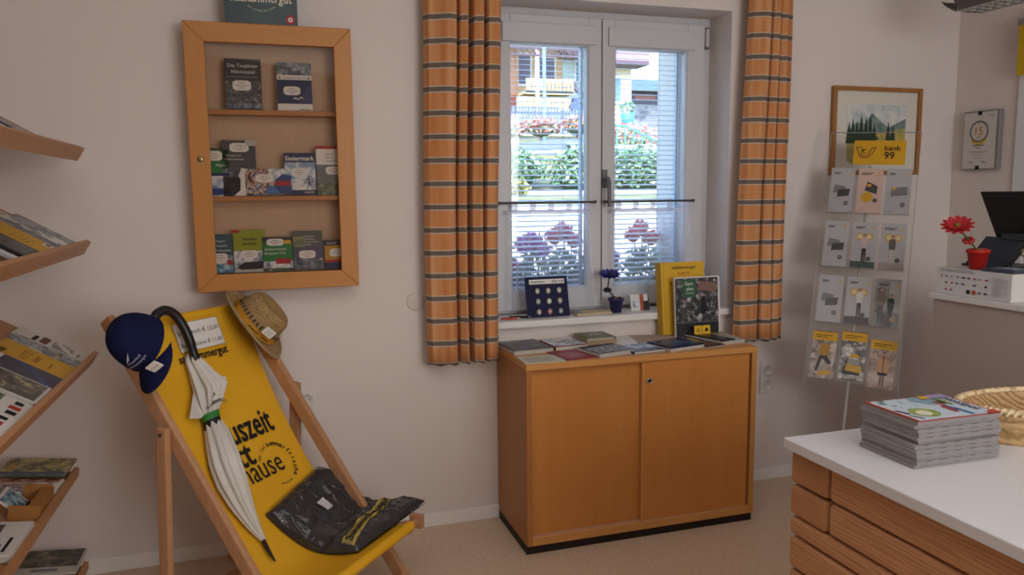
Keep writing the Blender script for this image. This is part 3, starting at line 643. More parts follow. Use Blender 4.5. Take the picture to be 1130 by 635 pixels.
# ------------------------------------------------------------------ on the window sill
S = .853
t = thing('pin_display', 'navy display board with nine enamel pins standing on the window sill', 'display', (.77, .06, S))
M = Matrix.Translation((.668, .035, S)) @ Matrix.Rotation(R(83), 4, 'X')
mb = MB(); mb.M = M
mb.add([(0, 0, 0), (.193, 0, 0), (.185, .175, 0), (-.008 + .0, .175, 0), (0, 0, .006), (.193, 0, .006), (.185, .175, .006), (-.008, .175, .006)], [(0, 3, 2, 1), (4, 5, 6, 7), (0, 1, 5, 4), (1, 2, 6, 5), (2, 3, 7, 6), (3, 0, 4, 7)], flat('#1b1e40', .8))
mb.M = Matrix(); mb.M = Matrix.Translation((.668, .035, S)); mb.poly([(.03, .006, .001), (.16, .006, .001), (.12, .075, .001)], NAVY); mb.poly([(.09, .02, .0), (.1, .02, .0), (.1, .075, .0), (.096, .03, .13)], NAVY); mb.build('board', t)
mb = MB(); mb.M = M; mb.poly([(.012, .143, .0068), (.172, .143, .0068), (.172, .163, .0068), (.011, .163, .0068)], W); mb.text('Ansteckpins', .013, INK, lambda a, b: (.017 + a, .149 + b, .0074), 'L', True); mb.text('Stück 5,00', .013, INK, lambda a, b: (.168 + a, .149 + b, .0074), 'R', True); mb.build('paper_strip', t)
random.seed(3)
for j in range(3):
    for i in range(3):
        mb = MB(); mb.M = M @ Matrix.Translation((.047 + .05 * i + .002 * j, .113 - .045 * j, .0066)); c = ('#8f9a86', '#a59a86', '#9aa39a', '#7f9080', '#c9cdc6', '#98a094', '#a08f86', '#a34b4b', '#5f6f6a')[j * 3 + i]
        mb.lathe([(.0105, 0), (.0105, .002), (.009, .003), (0, .003)], flat('#b9b39c', .3, .5, .8), 14, sy=1.25); mb.lathe([(.0085, .0033), (0, .0034)], flat(c, .3), 14, sy=1.25); mb.lathe([(.004, .0036), (0, .0038)], flat('#dfe0da', .3), 8)
        mb.build('pin', t)
book('post_card_pack', 'small beige booklet lying on the sill beside the navy pin display', 'booklet', lie(.885, .005, S, 1), .165, .085, .012, flat('#b9a98e', .6), [('r', 0, 0, .2, 1, MOUNT), ('r', .2, .1, .95, .9, flat('#c6b496', .6))], None, False)
book('sill_card', 'small card with white red and black fields leaning on the window sill', 'card', Matrix.Translation((1.165, .05, S)) @ Matrix.Rotation(R(-8), 4, 'Z') @ Matrix.Rotation(R(72), 4, 'X'), .085, .075, .003, W, [('r', 0, 0, .48, 1, flat('#cfd3d6')), ('r', .1, .2, .4, .6, SNOW), ('r', .5, 0, .68, 1, flat('#a8553c')), ('r', .68, 0, 1, 1, flat('#2e2a2c')), ('r', .72, .6, .95, 1, W)])
mb = MB(); mb.tube([(.545, .02, S + .006), (.615, .015, S + .006)], .005, flat('#b0442f', .5), 8); mb.tube([(.615, .015, S + .006), (.626, .014, S + .006)], [.005, .001], flat('#d9c2a0'), 8)
tag(mb.build('red_pencil', None, (.58, .02, S)), 'red pencil lying on the sill at the edge of the left curtain', 'pencil')
mb = MB(); mb.tube([(.59, .055, S + .006), (.67, .03, S + .006)], .005, BLACK, 8); mb.tube([(.67, .03, S + .006), (.68, .027, S + .006)], [.0045, .001], GREY, 8); mb.box((.6, .047, S + .0105), (.635, .053, S + .012), GREY)
tag(mb.build('black_pen', None, (.62, .04, S)), 'black pen lying on the sill beside the red pencil', 'pen')

def flower(name, label, base, potc, petc, leafc, head, mid, facing, r, k=1.0, potcol2=None):
    t = thing(name, label, 'flower', base); b = Vector(base); h = Vector(head); mdl = Vector(mid)
    mb = MB(); M = Matrix.Translation(b)
    mb.lathe([(0, 0), (.026 * k, 0), (.035 * k, .058 * k), (.039 * k, .058 * k), (.04 * k, .07 * k), (.036 * k, .07 * k), (.033 * k, .062 * k), (0, .06 * k)], potc, 20, M); mb.build('pot', t)
    mb = MB(); random.seed(5)
    for i in range(26):
        a = random.uniform(0, 2 * PI); q = random.uniform(0, .03) * k; mb.ball((b.x + q * cos(a), b.y + q * sin(a), b.z + .066 * k), random.uniform(.006, .01) * k, leafc if i % 3 else flat('#8a6a40', .8), 6, 4)
    mb.build('moss', t)
    mb = MB(); p0 = b + Vector((0, 0, .06 * k)); mb.tube([p0, p0.lerp(mdl, .5) + Vector((0, 0, .003)), mdl, h], .0032, flat('#4d5a34' if leafc is RED else '#26303a', .6), 6); mb.build('stem', t)
    f = Vector(facing).normalized(); a = f.cross(Vector((0, 0, 1))).normalized(); c = a.cross(f)
    mb = MB()
    for ring, (n, rr, tl) in enumerate(((13, r, .12), (11, r * .72, .35))):
        for i in range(n):
            t0 = 2 * PI * i / n + ring * .2; d = a * cos(t0) + c * sin(t0); e = f.cross(d)
            mb.grid(lambda u, v: h + d * (v * rr) + e * ((u - .5) * rr * .42 * math.sin(PI * min(1, v * .82 + .1)) ** .7) + f * (rr * tl * v * v * .9 + ring * .003 + .1 * rr * abs(u - .5)), 2, 4, petc)
    mb.build('bloom', t)
    mb = MB(); mb.ball(h + f * .005, r * .2, flat('#7c5a2a', .8) if leafc is RED else flat('#1c1a3a'), 8, 5); mb.build('flower_centre', t)
    mb = MB(); 
    for i in range(6):
        t0 = 2 * PI * i / 6; d = a * cos(t0) + c * sin(t0); mb.ball(mdl + d * .013 * k - f * .002, .0085 * k, leafc, 8, 5)
    mb.build('bud_cluster', t)
    return t
flower('potted_flower', 'purple artificial flower in a violet pot on the window sill', (1.09, .05, S), flat('#2c2d5c', .5), flat('#33317c', .6), flat('#15152c', .6), (1.055, .045, 1.02), (1.045, .045, .957), (-.1, -.3, .95), .052, .92)
flower('potted_flower', 'red artificial gerbera in a red pot on the white carton', (2.053, -.93, 1.0975), flat('#b5241d', .45), flat('#b32a30', .6), RED, (1.972, -.91, 1.252), (2.015, -.92, 1.203), (-.45, -.35, .82), .055, 1.0)

# ------------------------------------------------------------------ deck chair (built at the origin, then set in place)
t = thing('deck_chair', 'wooden deck chair with yellow fabric sling leaning by the wall', 'chair')
Wd, FA, FH = .541, .731, 1.02
def L(x, f, z): return Vector((x, -f, z))
rdir = L(0, FA, -FH).normalized(); rn = Vector((0, rdir.z, -rdir.y))
for x in (0, Wd):
    mb = MB(); mb.bar(L(x, -FA, FH), L(x, 0, 0) , .024, .05, CHAIRW, rn); mb.build('side_rail', t, bevel=.006)
tp = L(0, -FA, FH) + rdir * .045
mb = MB(); mb.tube([tp, tp + Vector((Wd, 0, 0))], .013, CHAIRW, 12); mb.build('top_bar', t)
mb = MB(); mb.bar(L(0, -.055, .07), L(Wd, -.055, .07), .022, .045, CHAIRW, rn); mb.build('foot_bar', t, bevel=.004)
pv = L(0, -FA * .68, FH * .68)
for x in (-.026, Wd + .026):
    mb = MB(); mb.bar(pv + Vector((x, 0, .02)), L(x, -.53, .1), .022, .04, CHAIRW, (0, 1, 0)); pl_ = mb.build('prop_leg', t, bevel=.005)
    mb = MB(); mb.tube([pv + Vector((x - .016 if x < 0 else x - .03, 0, 0)), pv + Vector((x + .03 if x < 0 else x + .016, 0, 0))], .005, flat('#6d6a66', .4, .5, 1), 10); mb.build('pivot_bolt', pl_)
mb = MB(); mb.bar(L(-.026, -.53, .115), L(Wd + .026, -.53, .115), .02, .04, CHAIRW, (0, 1, 0)); mb.build('prop_bar', t, bevel=.004)
for x in (.026, Wd - .026):
    mb = MB(); mb.bar(L(x, .005, .269), L(x, -.80, .0), .022, .045, CHAIRW, (0, 0, 1)); mb.build('seat_rail', t, bevel=.005)
mb = MB(); mb.tube([L(-.03, 0, .269), L(Wd + .03, 0, .269)], .014, CHAIRW, 12); mb.bar(L(Wd + .012, 0, .27), L(Wd + .036, 0, .27), .045, .045, CHAIRW); mb.bar(L(-.036, 0, .27), L(-.012, 0, .27), .045, .045, CHAIRW); mb.build('front_bar', t)
PROF = [(-.692, .992), (-.652, .893), (-.60, .762), (-.53, .625), (-.455, .50), (-.375, .388), (-.29, .305), (-.2, .257), (-.1, .257), (.0, .286)]
CUM = [0]
for (a, b), (c, d) in zip(PROF[:-1], PROF[1:]): CUM.append(CUM[-1] + math.hypot(c - a, d - b))
def prof(s):
    k = 0
    while k < len(PROF) - 2 and s > CUM[k + 1]: k += 1
    def pt(i):
        i0 = max(0, min(len(PROF) - 1, i)); return Vector(PROF[i0])
    u = (s - CUM[k]) / (CUM[k + 1] - CUM[k])
    if u < 0 or u > 1 or k in (0,): 
        p = pt(k).lerp(pt(k + 1), u) if 0 <= u <= 1 or True else None
        dr_ = (pt(k + 1) - pt(k)).normalized(); return p, dr_
    p0, p1, p2, p3 = pt(k - 1), pt(k), pt(k + 1), pt(k + 2)
    f = lambda q: .5 * ((2 * p1) + (p2 - p0) * q + (2 * p0 - 5 * p1 + 4 * p2 - p3) * q * q + (3 * p1 - p0 - 3 * p2 + p3) * q ** 3)
    return f(u), (f(u + .01) - f(u - .01)).normalized()
def SL(x, s, off=0):
    p, d = prof(s); n = Vector((-d.y, d.x))
    if n.y < 0: n = -n
    q = p + n * off; return L(x, q.x, q.y)
ST = CUM[-1]; SX0, SX1 = .062, .522
SLING = cloth('#dca523', '#e2ae2c', 400, .85, .15)
mb = MB()
mb.grid(lambda u, v: SL(SX0 + (SX1 - SX0) * u, v * ST, -.004 * sin(PI * u)), 8, 44, SLING)
for c0 in (L(0, 0, .269), L(0, -FA, FH) + rdir * .045): mb.tube([c0 + Vector((SX0, 0, 0)), c0 + Vector((SX1, 0, 0))], .0172, SLING, 16)
def stx(s_, size, x, s0, al='L', bold=False, width=None): mb.text(s_, size, INK, lambda a, b: SL(x + a, s0 - b, .0022), al, bold, width)
stx('salzkammergut', .042, .39, .157, 'R', True, .212)
stx('Auszeit', .125, .452, .462, 'R', True, .262); stx('statt', .125, .308, .545, 'R', True, .19); stx('Zuhause', .11, .408, .604, 'R', False, .285)
def arc(txt, cx, cs, rad, a0, a1, size, bold):
    for i, ch in enumerate(txt):
        if ch == ' ': continue
        an = R(a0 + (a1 - a0) * i / (len(txt) - 1)); ca, sa = cos(an), sin(an)
        mb.text(ch, size, INK, lambda a, b: SL(cx + (rad + b) * ca + a * sa, cs - ((rad + b) * sa - a * ca), .0022), 'C', bold)
arc('so ist', .385, .578, .068, 150, 105, .024, False); arc('sommerfrische', .385, .578, .068, 92, -48, .026, True); arc('ausseerland', .385, .578, .068, -112, -70, .012, False)
mb.build('sling', t, solid=0)
DC = Matrix.Translation((-.309, -.964, 0)) @ Matrix.Rotation(.85, 4, 'Z')
t.matrix_world = DC
def SW(x, s, off=0): return DC @ SL(x, s, off)

# price sign clipped to the sling
mb = MB()
def sg(u, v, o): 
    return SW(.195 + .193 * u - .0 * v, .023 + .1 * v, o)
mb.grid(lambda u, v: sg(u, v, .004), 6, 4, W, False)
for a, b, c, d in ((0, 0, 1, .012), (0, .988, 1, 1), (0, 0, .008, 1), (.992, 0, 1, 1)): mb.grid(lambda u, v: sg(a + (c - a) * u, b + (d - b) * v, .0046), 2, 1, flat('#6a675f'), False)
mb.text('Strandtuch € 12,00', .021, INK, lambda a, b: sg(.5 + a / .193, .42 - b / .1, .0048), 'C', False, .178)
mb.text('Regenschirm € 11,00', .021, INK, lambda a, b: sg(.5 + a / .193, .85 - b / .1, .0048), 'C', False, .178)
tag(mb.build('price_sign', None, SW(.29, .07)), 'white price sign for beach towel and umbrella on the yellow chair sling', 'sign')

# umbrella lying down the sling, hook over the top bar
t = thing('umbrella', 'folded white umbrella with black hooked handle lying on the deck chair', 'umbrella', SW(.2, .15))
WHF = cloth('#c9c6bf', '#d6d3cd', 300, .8, .1)
axis = [(.206, .145), (.212, .2), (.216, .262), (.2, .315), (.19, .348), (.17, .42), (.148, .5), (.138, .57), (.136, .64), (.138, .72), (.141, .788)]
rad = [.02, .034, .05, .036, .022, .04, .047, .045, .035, .021, .007]
ripple = [.35, .22, .3, .25, .12, .13, .17, .18, .18, .15, .1]
def umb(u, v):
    k = v * (len(axis) - 1); i = min(len(axis) - 2, int(k)); f = k - i
    lp = lambda A: A[i] + (A[i + 1] - A[i]) * f
    x = axis[i][0] + (axis[i + 1][0] - axis[i][0]) * f; s = axis[i][1] + (axis[i + 1][1] - axis[i][1]) * f
    r = lp(rad); rp = lp(ripple); th = 2 * PI * u
    rr = r * (1 + rp * (cos(8 * th + 2.2 * v) + .35 * sin(5 * th + 3)) * .75)
    off = .012 + r * .75
    return SW(x + rr * cos(th), s + (.014 * cos(8 * th) if i == 0 and f < .01 else 0), off + rr * sin(th) * .8)
mb = MB(); mb.grid(umb, 96, 44, WHF)
# two loose canopy corners
for pts in (((.165, .255), (.1, .335), (.15, .345), (.19, .325)), ((.255, .215), (.305, .24), (.27, .285), (.235, .29))):
    mb.add([SW(x, s, .03 + .01 * (i % 2)) for i, (x, s) in enumerate(pts)], [(0, 1, 2, 3)], WHF)
for k, (txt, ss, sz) in enumerate((('SALZ', .295, .017), ('KAMMERGUT', .318, .015))): mb.text(txt, sz, flat('#2d3c34'), lambda a, b: SW(.205 + a, ss - b + (a * a) * 6, .075 - abs(a) * .35), 'C', True)
mb.build('canopy', t)
mb = MB(); GR2 = flat('#2c7a34', .6)
for s0, s1, m in ((.338, .36, GR2), (.36, .388, BLACK)):
    mb.grid(lambda u, v: SW(.19 - (s0 + (s1 - s0) * v - .348) * .28 + .030 * cos(2 * PI * u), s0 + (s1 - s0) * v, .030 + .027 * sin(2 * PI * u)), 24, 2, m)
mb.build('strap', t)
mb = MB(); mb.tube([SW(.141, .78, .017), SW(.128, .82, .018), SW(.112, .866, .02)], [.0075, .0065, .003], flat('#2a2320', .35), 10); mb.build('ferrule', t)
hk = [(.210, .165, .035), (.206, .125, .042), (.2, .085, .05), (.19, .04, .055), (.17, .0, .058), (.143, -.018, .056), (.115, -.012, .05), (.1, .004, .047)]
hp = []
for i in range(len(hk) - 1):
    q = [Vector(hk[max(0, min(len(hk) - 1, i + d))]) for d in (-1, 0, 1, 2)]
    for w in (0, .25, .5, .75): hp.append(.5 * ((2 * q[1]) + (q[2] - q[0]) * w + (2 * q[0] - 5 * q[1] + 4 * q[2] - q[3]) * w * w + (3 * q[1] - q[0] - 3 * q[2] + q[3]) * w ** 3))
hp.append(Vector(hk[-1])); hp = [SW(*p) for p in hp]
mb = MB(); mb.tube(hp, [.011] + [.0145 + .001 * (i > 4) for i in range(len(hp) - 2)] + [.015], flat('#17171b', .35, .5), 14)
mb.tube([SW(.209, .165, .033), SW(.207, .15, .035)], .0065, flat('#2b2b30', .3, .5), 8); mb.build('handle', t)

# towel parcel
t = thing('towel_pack', 'dark towel in a clear plastic bag lying on the deck chair seat', 'towel', SW(.4, .9))
A, B, C, D = (.54, .648), (.222, .71), (.285, 1.055), (.68, 1.075)
def uvp(u, v):
    # u: left edge (B-C) to right edge (A-D); v: back edge to front edge
    x = (B[0] * (1 - u) + A[0] * u) * (1 - v) + (C[0] * (1 - u) + D[0] * u) * v
    s = (B[1] * (1 - u) + A[1] * u) * (1 - v) + (C[1] * (1 - u) + D[1] * u) * v
    return x, s
BAG = plastic_bag()
def tow(u, v, o=0):
    x, s = uvp(u, v); e = (min(1, 12 * u) * min(1, 12 * (1 - u)) * min(1, 12 * v) * min(1, 9 * (1 - v))) ** .35
    n = noise.noise(Vector((u * 4, v * 5, 1.3))) * .012
    for k, (fx, fy, sd, am) in enumerate(((5, 1.2, 2.1, .007), (1.2, 4, 7.7, .007), (7, 3, 4.4, .004))):
        n += (1 - min(1, 5 * abs(noise.noise(Vector((u * fx + v * 1.2, v * fy - u * 1.5, sd)))))) ** 2 * am
    tip = .02 * max(0, v - .75) * 4 * u
    return SW(x, s, .006 + (.04 + n) * e + tip * .5 + o)
mb = MB(); mb.grid(lambda u, v: tow(u, v), 110, 110, BAG)
mb.grid(lambda u, v: SW(*uvp(u, v), .004 + .01 * max(0, v - .75) * 4 * u * .5), 20, 20, BAG); mb.build('bag', t)
mb = MB(); YB = flat('#b3a24c', .7)
def stripe(u, w): 
    v = .975 - .22 * u + .12 * (w - 1); return tow(u, max(0, min(1, v)), .003)
mb.grid(lambda u, w: stripe(.02 + .96 * u, w * .16), 60, 2, YB); mb.grid(lambda u, w: stripe(.02 + .96 * u, .84 + w * .16), 60, 2, YB); mb.grid(lambda u, w: stripe(.02 + .96 * u, .16 + w * .68), 60, 4, flat('#8f8247', .6))
mb.text('Salzkammergut', .08, INK, lambda a, b: tow(.5 + a, max(0, min(1, .975 - .22 * (.5 + a) + .12 * (-.22 - b * 10.))), .0062), 'C', True, .92)
mb.build('printed_band', t)
mb = MB(); mb.grid(lambda u, v: tow(.44 + .085 * v, .24 + .13 * u, .005), 4, 4, flat('#c4c3c6', .4)); mb.build('price_tag', t)

# cap on the chair's rail end
t = thing('cap', 'navy baseball cap hanging on the upper left corner of the deck chair', 'cap')
CAPM = cloth('#141a3c', '#181f46', 350, .9, .25)
def capM(loc, up, fw):
    up = Vector(up).normalized(); fw = Vector(fw); fw = (fw - up * fw.dot(up)).normalized(); r = fw.cross(up)
    M = Matrix((r, fw, up)).transposed().to_4x4(); M.translation = loc; return M
mb = MB()
def crown(u, v):
    th = 2 * PI * u; ph = v * PI / 2; rx, ry, h = .083, .1, .125
    k = cos(ph) ** .75 if v < 1 else 0; seam = 1 - .012 * abs(cos(3 * th)) ** 12
    return Vector((rx * k * cos(th) * seam, ry * k * sin(th) * seam, h * sin(ph) * (1 + .06 * sin(th) * (1 - v))))
mb.grid(crown, 48, 14, CAPM); mb.ball((0, 0, .126), .008, CAPM, 8, 5, sz=.5); mb.build('crown', t)
mb = MB()
def bill(u, v):
    th = PI * (.12 + .76 * u); x = .083 * cos(th); y = .1 * sin(th); e = sin(PI * u) ** .55
    return Vector((x * (1 + .12 * v * e), y + v * .085 * e, .004 - .035 * (x / .083) ** 2 - .02 * v * e))
mb.grid(bill, 24, 8, CAPM); mb.build('bill', t, solid=.004)
mb = MB(); 
for k, (tx, zz, sz) in enumerate((('ausseerland', .048, .012), ('salzkammergut', .034, .012))):
    mb.text(tx, sz, flat('#b9bdd0'), lambda a, b: Vector((-a, .0985 * cos(min(1.2, abs(a) / .083)) * cos(math.asin(min(1, (zz + b) / .13))) ** .75 + .006, zz + b)), 'C')
mb.poly([(.02, .098, .058), (.002, .098, .066), (-.016, .092, .085), (.006, .096, .07)], flat('#c9cde0')); mb.build('embroidery', t)
mb = MB(); mb.box((-.058, .128, -.006), (-.02, .133, .028), LBL); mb.text('€ 12,00', .009, GTXT, lambda a, b: (-.039 - a, .1335, .008 + b)); mb.build('price_tag', t)
t.matrix_world = capM(SW(.035, .075, .055), (-.66, -.48, .5), (.5, -.35, -.8)) @ Matrix.Scale(.95, 4)

# straw hat on the other rail end
t = thing('straw_hat', 'straw hat with yellow band hanging on the upper right deck chair corner', 'hat')
STR = straw(['#6b5536', '#8c7148', '#a98d5c', '#7d6440'], 120)
mb = MB()
prf = [(.085, .012), (.082, .03), (.079, .06), (.074, .095), (.062, .112), (.04, .108), (.018, .098), (0, .096)]
def hat(u, v):
    k = v * (len(prf) - 1); i = min(len(prf) - 2, int(k)); f = k - i; r = prf[i][0] + (prf[i + 1][0] - prf[i][0]) * f; z = prf[i][1] + (prf[i + 1][1] - prf[i][1]) * f
    th = 2 * PI * u; return Vector((r * cos(th) * .94, r * sin(th) * 1.12, z))
mb.grid(hat, 40, 21, STR); mb.build('crown', t)
mb = MB(); mb.grid(lambda u, v: Vector((cos(2 * PI * u) * (.08 + .045 * v), sin(2 * PI * u) * (.095 + .05 * v), .012 - .004 * v + .02 * v * v * abs(cos(2 * PI * u)) - .01 * v * sin(2 * PI * u))), 44, 6, STR); mb.tube([Vector((cos(2 * PI * k / 40) * .125, sin(2 * PI * k / 40) * .145, .028 * abs(cos(2 * PI * k / 40)) * .72 + .008 - .01 * sin(2 * PI * k / 40))) for k in range(41)], .0035, flat('#9c8864', .8), 6, False); mb.build('brim', t, solid=.003)
mb = MB(); mb.grid(lambda u, v: Vector((.0815 * cos(2 * PI * u), .0972 * sin(2 * PI * u), .016 + .022 * v)), 40, 2, flat('#c98f26', .6))
for a0, ln, zz in ((1.0, .5, .024), (1.62, .4, .024), (-.3, .3, .022)): mb.grid(lambda u, v: Vector((.083 * cos(a0 - 1 + ln * u), .0985 * sin(a0 - 1 + ln * u), zz + .004 * v)), 6, 1, flat('#4a3416'))
mb.build('band', t)
mb = MB()
for k in range(36):
    th = 2 * PI * k / 36; mb.grid(lambda u, v: Vector((.0825 * cos(th + .05 * u), .0985 * sin(th + .05 * u), .043 + .014 * v)), 1, 1, flat('#2a2118'))
mb.build('woven_openings', t)
mb = MB(); mb.M = Matrix.Translation((.078, .055, .05)) @ Matrix.Rotation(R(125), 4, 'Z') ; mb.box((-.02, -.022, 0), (.022, -.018, .03), LBL)
for i in range(3): mb.box((-.012, -.0226, .007 + .007 * i), (.014, -.0221, .0085 + .007 * i), GTXT)
mb.build('price_tag', t)
t.matrix_world = capM(Vector((-.452, -.18, .92)), (.72, -.18, .6), (.62, -.25, -.74))

# ------------------------------------------------------------------ brochure rack on the left
t = thing('brochure_rack', 'wooden rack with tilted shelves of brochures along the left side', 'rack', (-1.3, -.9, 0))
TLS = [R(a) for a in (31, 31, 31, 7, 5)]; AV = [Vector((-cos(a), 0, sin(a))) for a in TLS]; NV = [Vector((sin(a), 0, cos(a))) for a in TLS]
SHF = [(-.945, 1.548, .36), (-.947, 1.238, .36), (-.95, .858, .36), (-1.035, .478, .27), (-1.03, .135, .27)]
def SP(i, a, y, n): x, z, _ = SHF[i]; return Vector((x, y, z)) + AV[i] * a + NV[i] * n
YF, YN = -.15, -1.75
for i, (x, z, dp) in enumerate(SHF):
    mb = MB()
    def slab(a0, a1, n0, n1):
        P = [SP(i, a, y, n) for y in (YN, YF) for a, n in ((a0, n0), (a1, n0), (a1, n1), (a0, n1))]
        mb.add(P, [(0, 1, 2, 3), (7, 6, 5, 4), (0, 4, 5, 1), (1, 5, 6, 2), (2, 6, 7, 3), (3, 7, 4, 0)], RACKW)
    slab(.016, dp, -.049, -.034); s = mb.build('shelf', t, bevel=.001)
    mb = MB(); slab(0, .016, -.049, 0 if i < 3 else -.018); mb.build('shelf_lip', s, bevel=.0015)
for y in (YN + .1, -1.0, YF - .12):
    mb = MB(); mb.box((-1.36, y - .02, 0), (-1.30, y + .02, 1.85), RACKW); mb.build('upright', t, bevel=.002)
g = 'brochures in the wooden rack'
random.seed(11)
def rb(i, y0, y1, ln, th, base, spec, label, a0=.018, n0=-.0335, jag=0, rot=0, name='brochure'):
    # text reads along +a up, cover faces nv; local x runs from far to near... towards the camera
    ax = Vector((0, 1, 0)); av = AV[i]; org = SP(i, a0, min(y0, y1), n0)
    M = Matrix((ax, av, ax.cross(av))).transposed().to_4x4(); M.translation = org
    M = M @ Matrix.Rotation(R(rot), 4, 'Z')
    return book(name, label, 'brochure', M, abs(y1 - y0), ln, th, base, spec, g, th > .007, 0, jag)
BW = photo(['#2a2a2e', '#8a8a8c', '#d5d3cf', '#e4e2de'], 26, 21); BLU = photo(['#3c4350', '#6a7078', '#9aa0a4', '#c9c6c0'], 26, 22)
OLIV = photo(['#34352a', '#5c583e', '#9a8f50', '#c2b268', '#4c6072'], 26, 23); ORG2 = photo(['#4a2018', '#93432a', '#b8a090', '#7a7a78'], 40, 24)
# second shelf
rb(1, -.165, -.285, .21, .012, flat('#8f8a84', .5), [('r', .05, .1, .95, .95, BLU)], 'grey brochure stack at the far end of the second rack shelf', jag=3)
rb(1, -.29, -.415, .23, .016, W, [('r', .05, .25, .95, .95, BW), ('t', .1, .08, .06, 'GUIDE', INK)], 'white booklet stack with grey photo next to the far end of the second shelf', jag=4)
rb(1, -.42, -.495, .24, .02, flat('#5b6470', .5), [('r', .0, .12, 1, 1, photo(['#39424e', '#56616e', '#8d97a0'], 25, 25)), ('t', .1, .03, .05, 'TIROL', W)], 'slate blue brochure beside the yellow one on the second shelf')
rb(1, -.5, -.665, .24, .022, YEL, [('r', 0, 0, 1, 1, flat('#d0a01f', .5)), ('t', .08, .8, .09, 'REISE', flat('#3c2c10'), 'L', 1), ('t', .08, .68, .09, 'FÜHRER', flat('#3c2c10'), 'L', 1), ('t', .08, .56, .07, 'TAUPLITZ', flat('#3c2c10')), ('r', .65, .04, .95, .14, W), ('r', .72, .06, .9, .12, DBL)] + lines(.1, .8, .4, 4, .06, flat('#8a6a18'), .01), 'yellow brochure with dark lettering on the second rack shelf')
rb(1, -.67, -.82, .24, .022, flat('#1d1e20', .4), [('r', .04, .05, .96, .95, photo(['#101112', '#1e2021', '#303436', '#6c6f6c'], 22, 26))], 'black glossy brochure beside the yellow one on the second shelf')
rb(1, -.825, -.9, .22, .014, flat('#a8b0ae', .5), [('r', .05, .05, .95, .95, SNOW)], 'pale blue leaflet next to the black brochure on the second shelf')
rb(1, -.905, -1.03, .22, .014, flat('#5a2c28', .5), [('r', .05, .3, .95, .95, ORG2)], 'brown red leaflet next to the pale blue one on the second shelf')
rb(1, -1.04, -1.22, .26, .018, DGREY, [('r', .05, .05, .95, .95, FOREST)], 'dark green brochure at the picture edge of the second shelf')
# first shelf
rb(0, -.4, -.55, .165, .012, DGREY, [('r', .05, .05, .95, .95, BLU)], 'grey booklet poking up behind the top shelf lip', jag=2)
rb(0, -.62, -.95, .18, .012, W, [('r', .05, .05, .95, .95, BW)], 'white magazine poking up behind the top shelf lip', jag=2)
# third shelf
rb(2, -.16, -.27, .225, .012, W, [('r', .0, .0, 1, 1, flat('#d6d2cb', .6)), ('r', .1, .7, .7, .76, INK), ('r', .15, .55, .9, .66, flat('#6a3a34')), ('r', .1, .2, .9, .5, BW), ('r', .2, .1, .6, .13, GTXT)], 'white newspaper style leaflet at the far end of the third shelf', jag=3)
rb(2, -.275, -.37, .215, .014, flat('#8d9498', .5), [('r', 0, .1, 1, 1, BLU), ('r', .3, .3, .6, .34, YEL), ('t', .1, .88, .06, 'SEEN', W)], 'grey blue photo brochure between newspaper and yellow brochure on third shelf')
rb(2, -.375, -.54, .215, .016, YEL, [('r', 0, 0, 1, 1, flat('#d3a11e', .5)), ('r', .1, .84, .4, .92, flat('#6a5210')), ('t', .5, .56, .16, 'ROTES', flat('#a8741a'), 'C', 1), ('t', .5, .42, .1, 'HERBST', flat('#8a3c18'), 'C'), ('r', .25, .25, .6, .27, flat('#8a6a18'))], 'yellow brochure with orange lettering on the third rack shelf')
rb(2, -.545, -.69, .215, .02, W, [('r', 0, 0, 1, .78, flat('#1e2444', .35)), ('p', [(.1, .1), (.6, .35), (1, .7), (1, .6), (.6, .25), (.2, .05)], flat('#4a5a86')), ('r', .1, .84, .8, .93, flat('#9aa0aa'))], 'navy brochure with white top band on the third rack shelf')
rb(2, -.695, -.85, .215, .03, flat('#c8c5bf', .5), [('r', 0, .04, .95, .9, photo(['#1f1c1c', '#3f3430', '#5d564c', '#a59e74'], 24, 27)), ('r', .05, .92, .95, .98, W)], 'thick stack of dark photo brochures with white edges on third shelf', jag=6)
rb(2, -.855, -.985, .2, .02, flat('#d2d0cb', .5), [('r', 0, .35, 1, 1, FOREST), ('r', .1, .08, .3, .2, INK), ('r', .4, .08, .6, .22, RED), ('r', .7, .1, .9, .2, INK)], 'leaflet with forest photo and three small marks on third shelf', jag=4)
rb(2, -.99, -1.12, .2, .022, flat('#dad8d3', .5), [('r', 0, .42, 1, 1, flat('#2d6a40', .5)), ('t', .1, .6, .1, 'PARK', W), ('t', .1, .12, .12, 'A', INK, 'L', 1), ('r', .4, .1, .62, .26, RED), ('r', .74, .1, .9, .26, INK)], 'leaflet with green cover and lettered white base on third shelf', jag=4)
rb(2, -1.125, -1.3, .21, .018, W, [('r', .05, .1, .95, .95, SNOW)], 'pale leaflet at the picture edge of the third shelf')
# fourth shelf
rb(3, -.10, -.275, .2, .006, flat('#4f5a52', .4), [('r', 0, 0, 1, 1, OLIV), ('r', .04, .02, .2, .98, flat('#48617c', .5)), ('t', .5, .85, .1, 'ERLEBNIS', YEL, 'C', 1)], 'olive and yellow panorama folder at the far end of the fourth shelf', n0=-.01)
rb(3, -.28, -.315, .2, .02, W, [('r', .05, .05, .95, .95, ORG2)], 'narrow red and white leaflet stack on the fourth shelf', jag=4)
rb(3, -.32, -.405, .21, .022, W, [('r', .05, .35, .95, .95, photo(['#7a2c22', '#b8b0a8', '#5d6a76', '#d5d2cd'], 34, 28)), ('t', .1, .1, .12, 'TRAUN', DBL)], 'white leaflet stack beside the kraft dispenser on the fourth shelf', jag=5)
rb(3, -.64, -.86, .21, .024, flat('#dcdad6', .5), [('r', .3, .3, .9, .92, photo(['#3c2220', '#6a6a6e', '#b9b8b8', '#dad8d4'], 22, 29)), ('r', .08, .1, .5, .14, INK), ('r', .08, .18, .3, .2, GTXT)], 'wide stack of white flyers near the picture edge on the fourth shelf', jag=7)
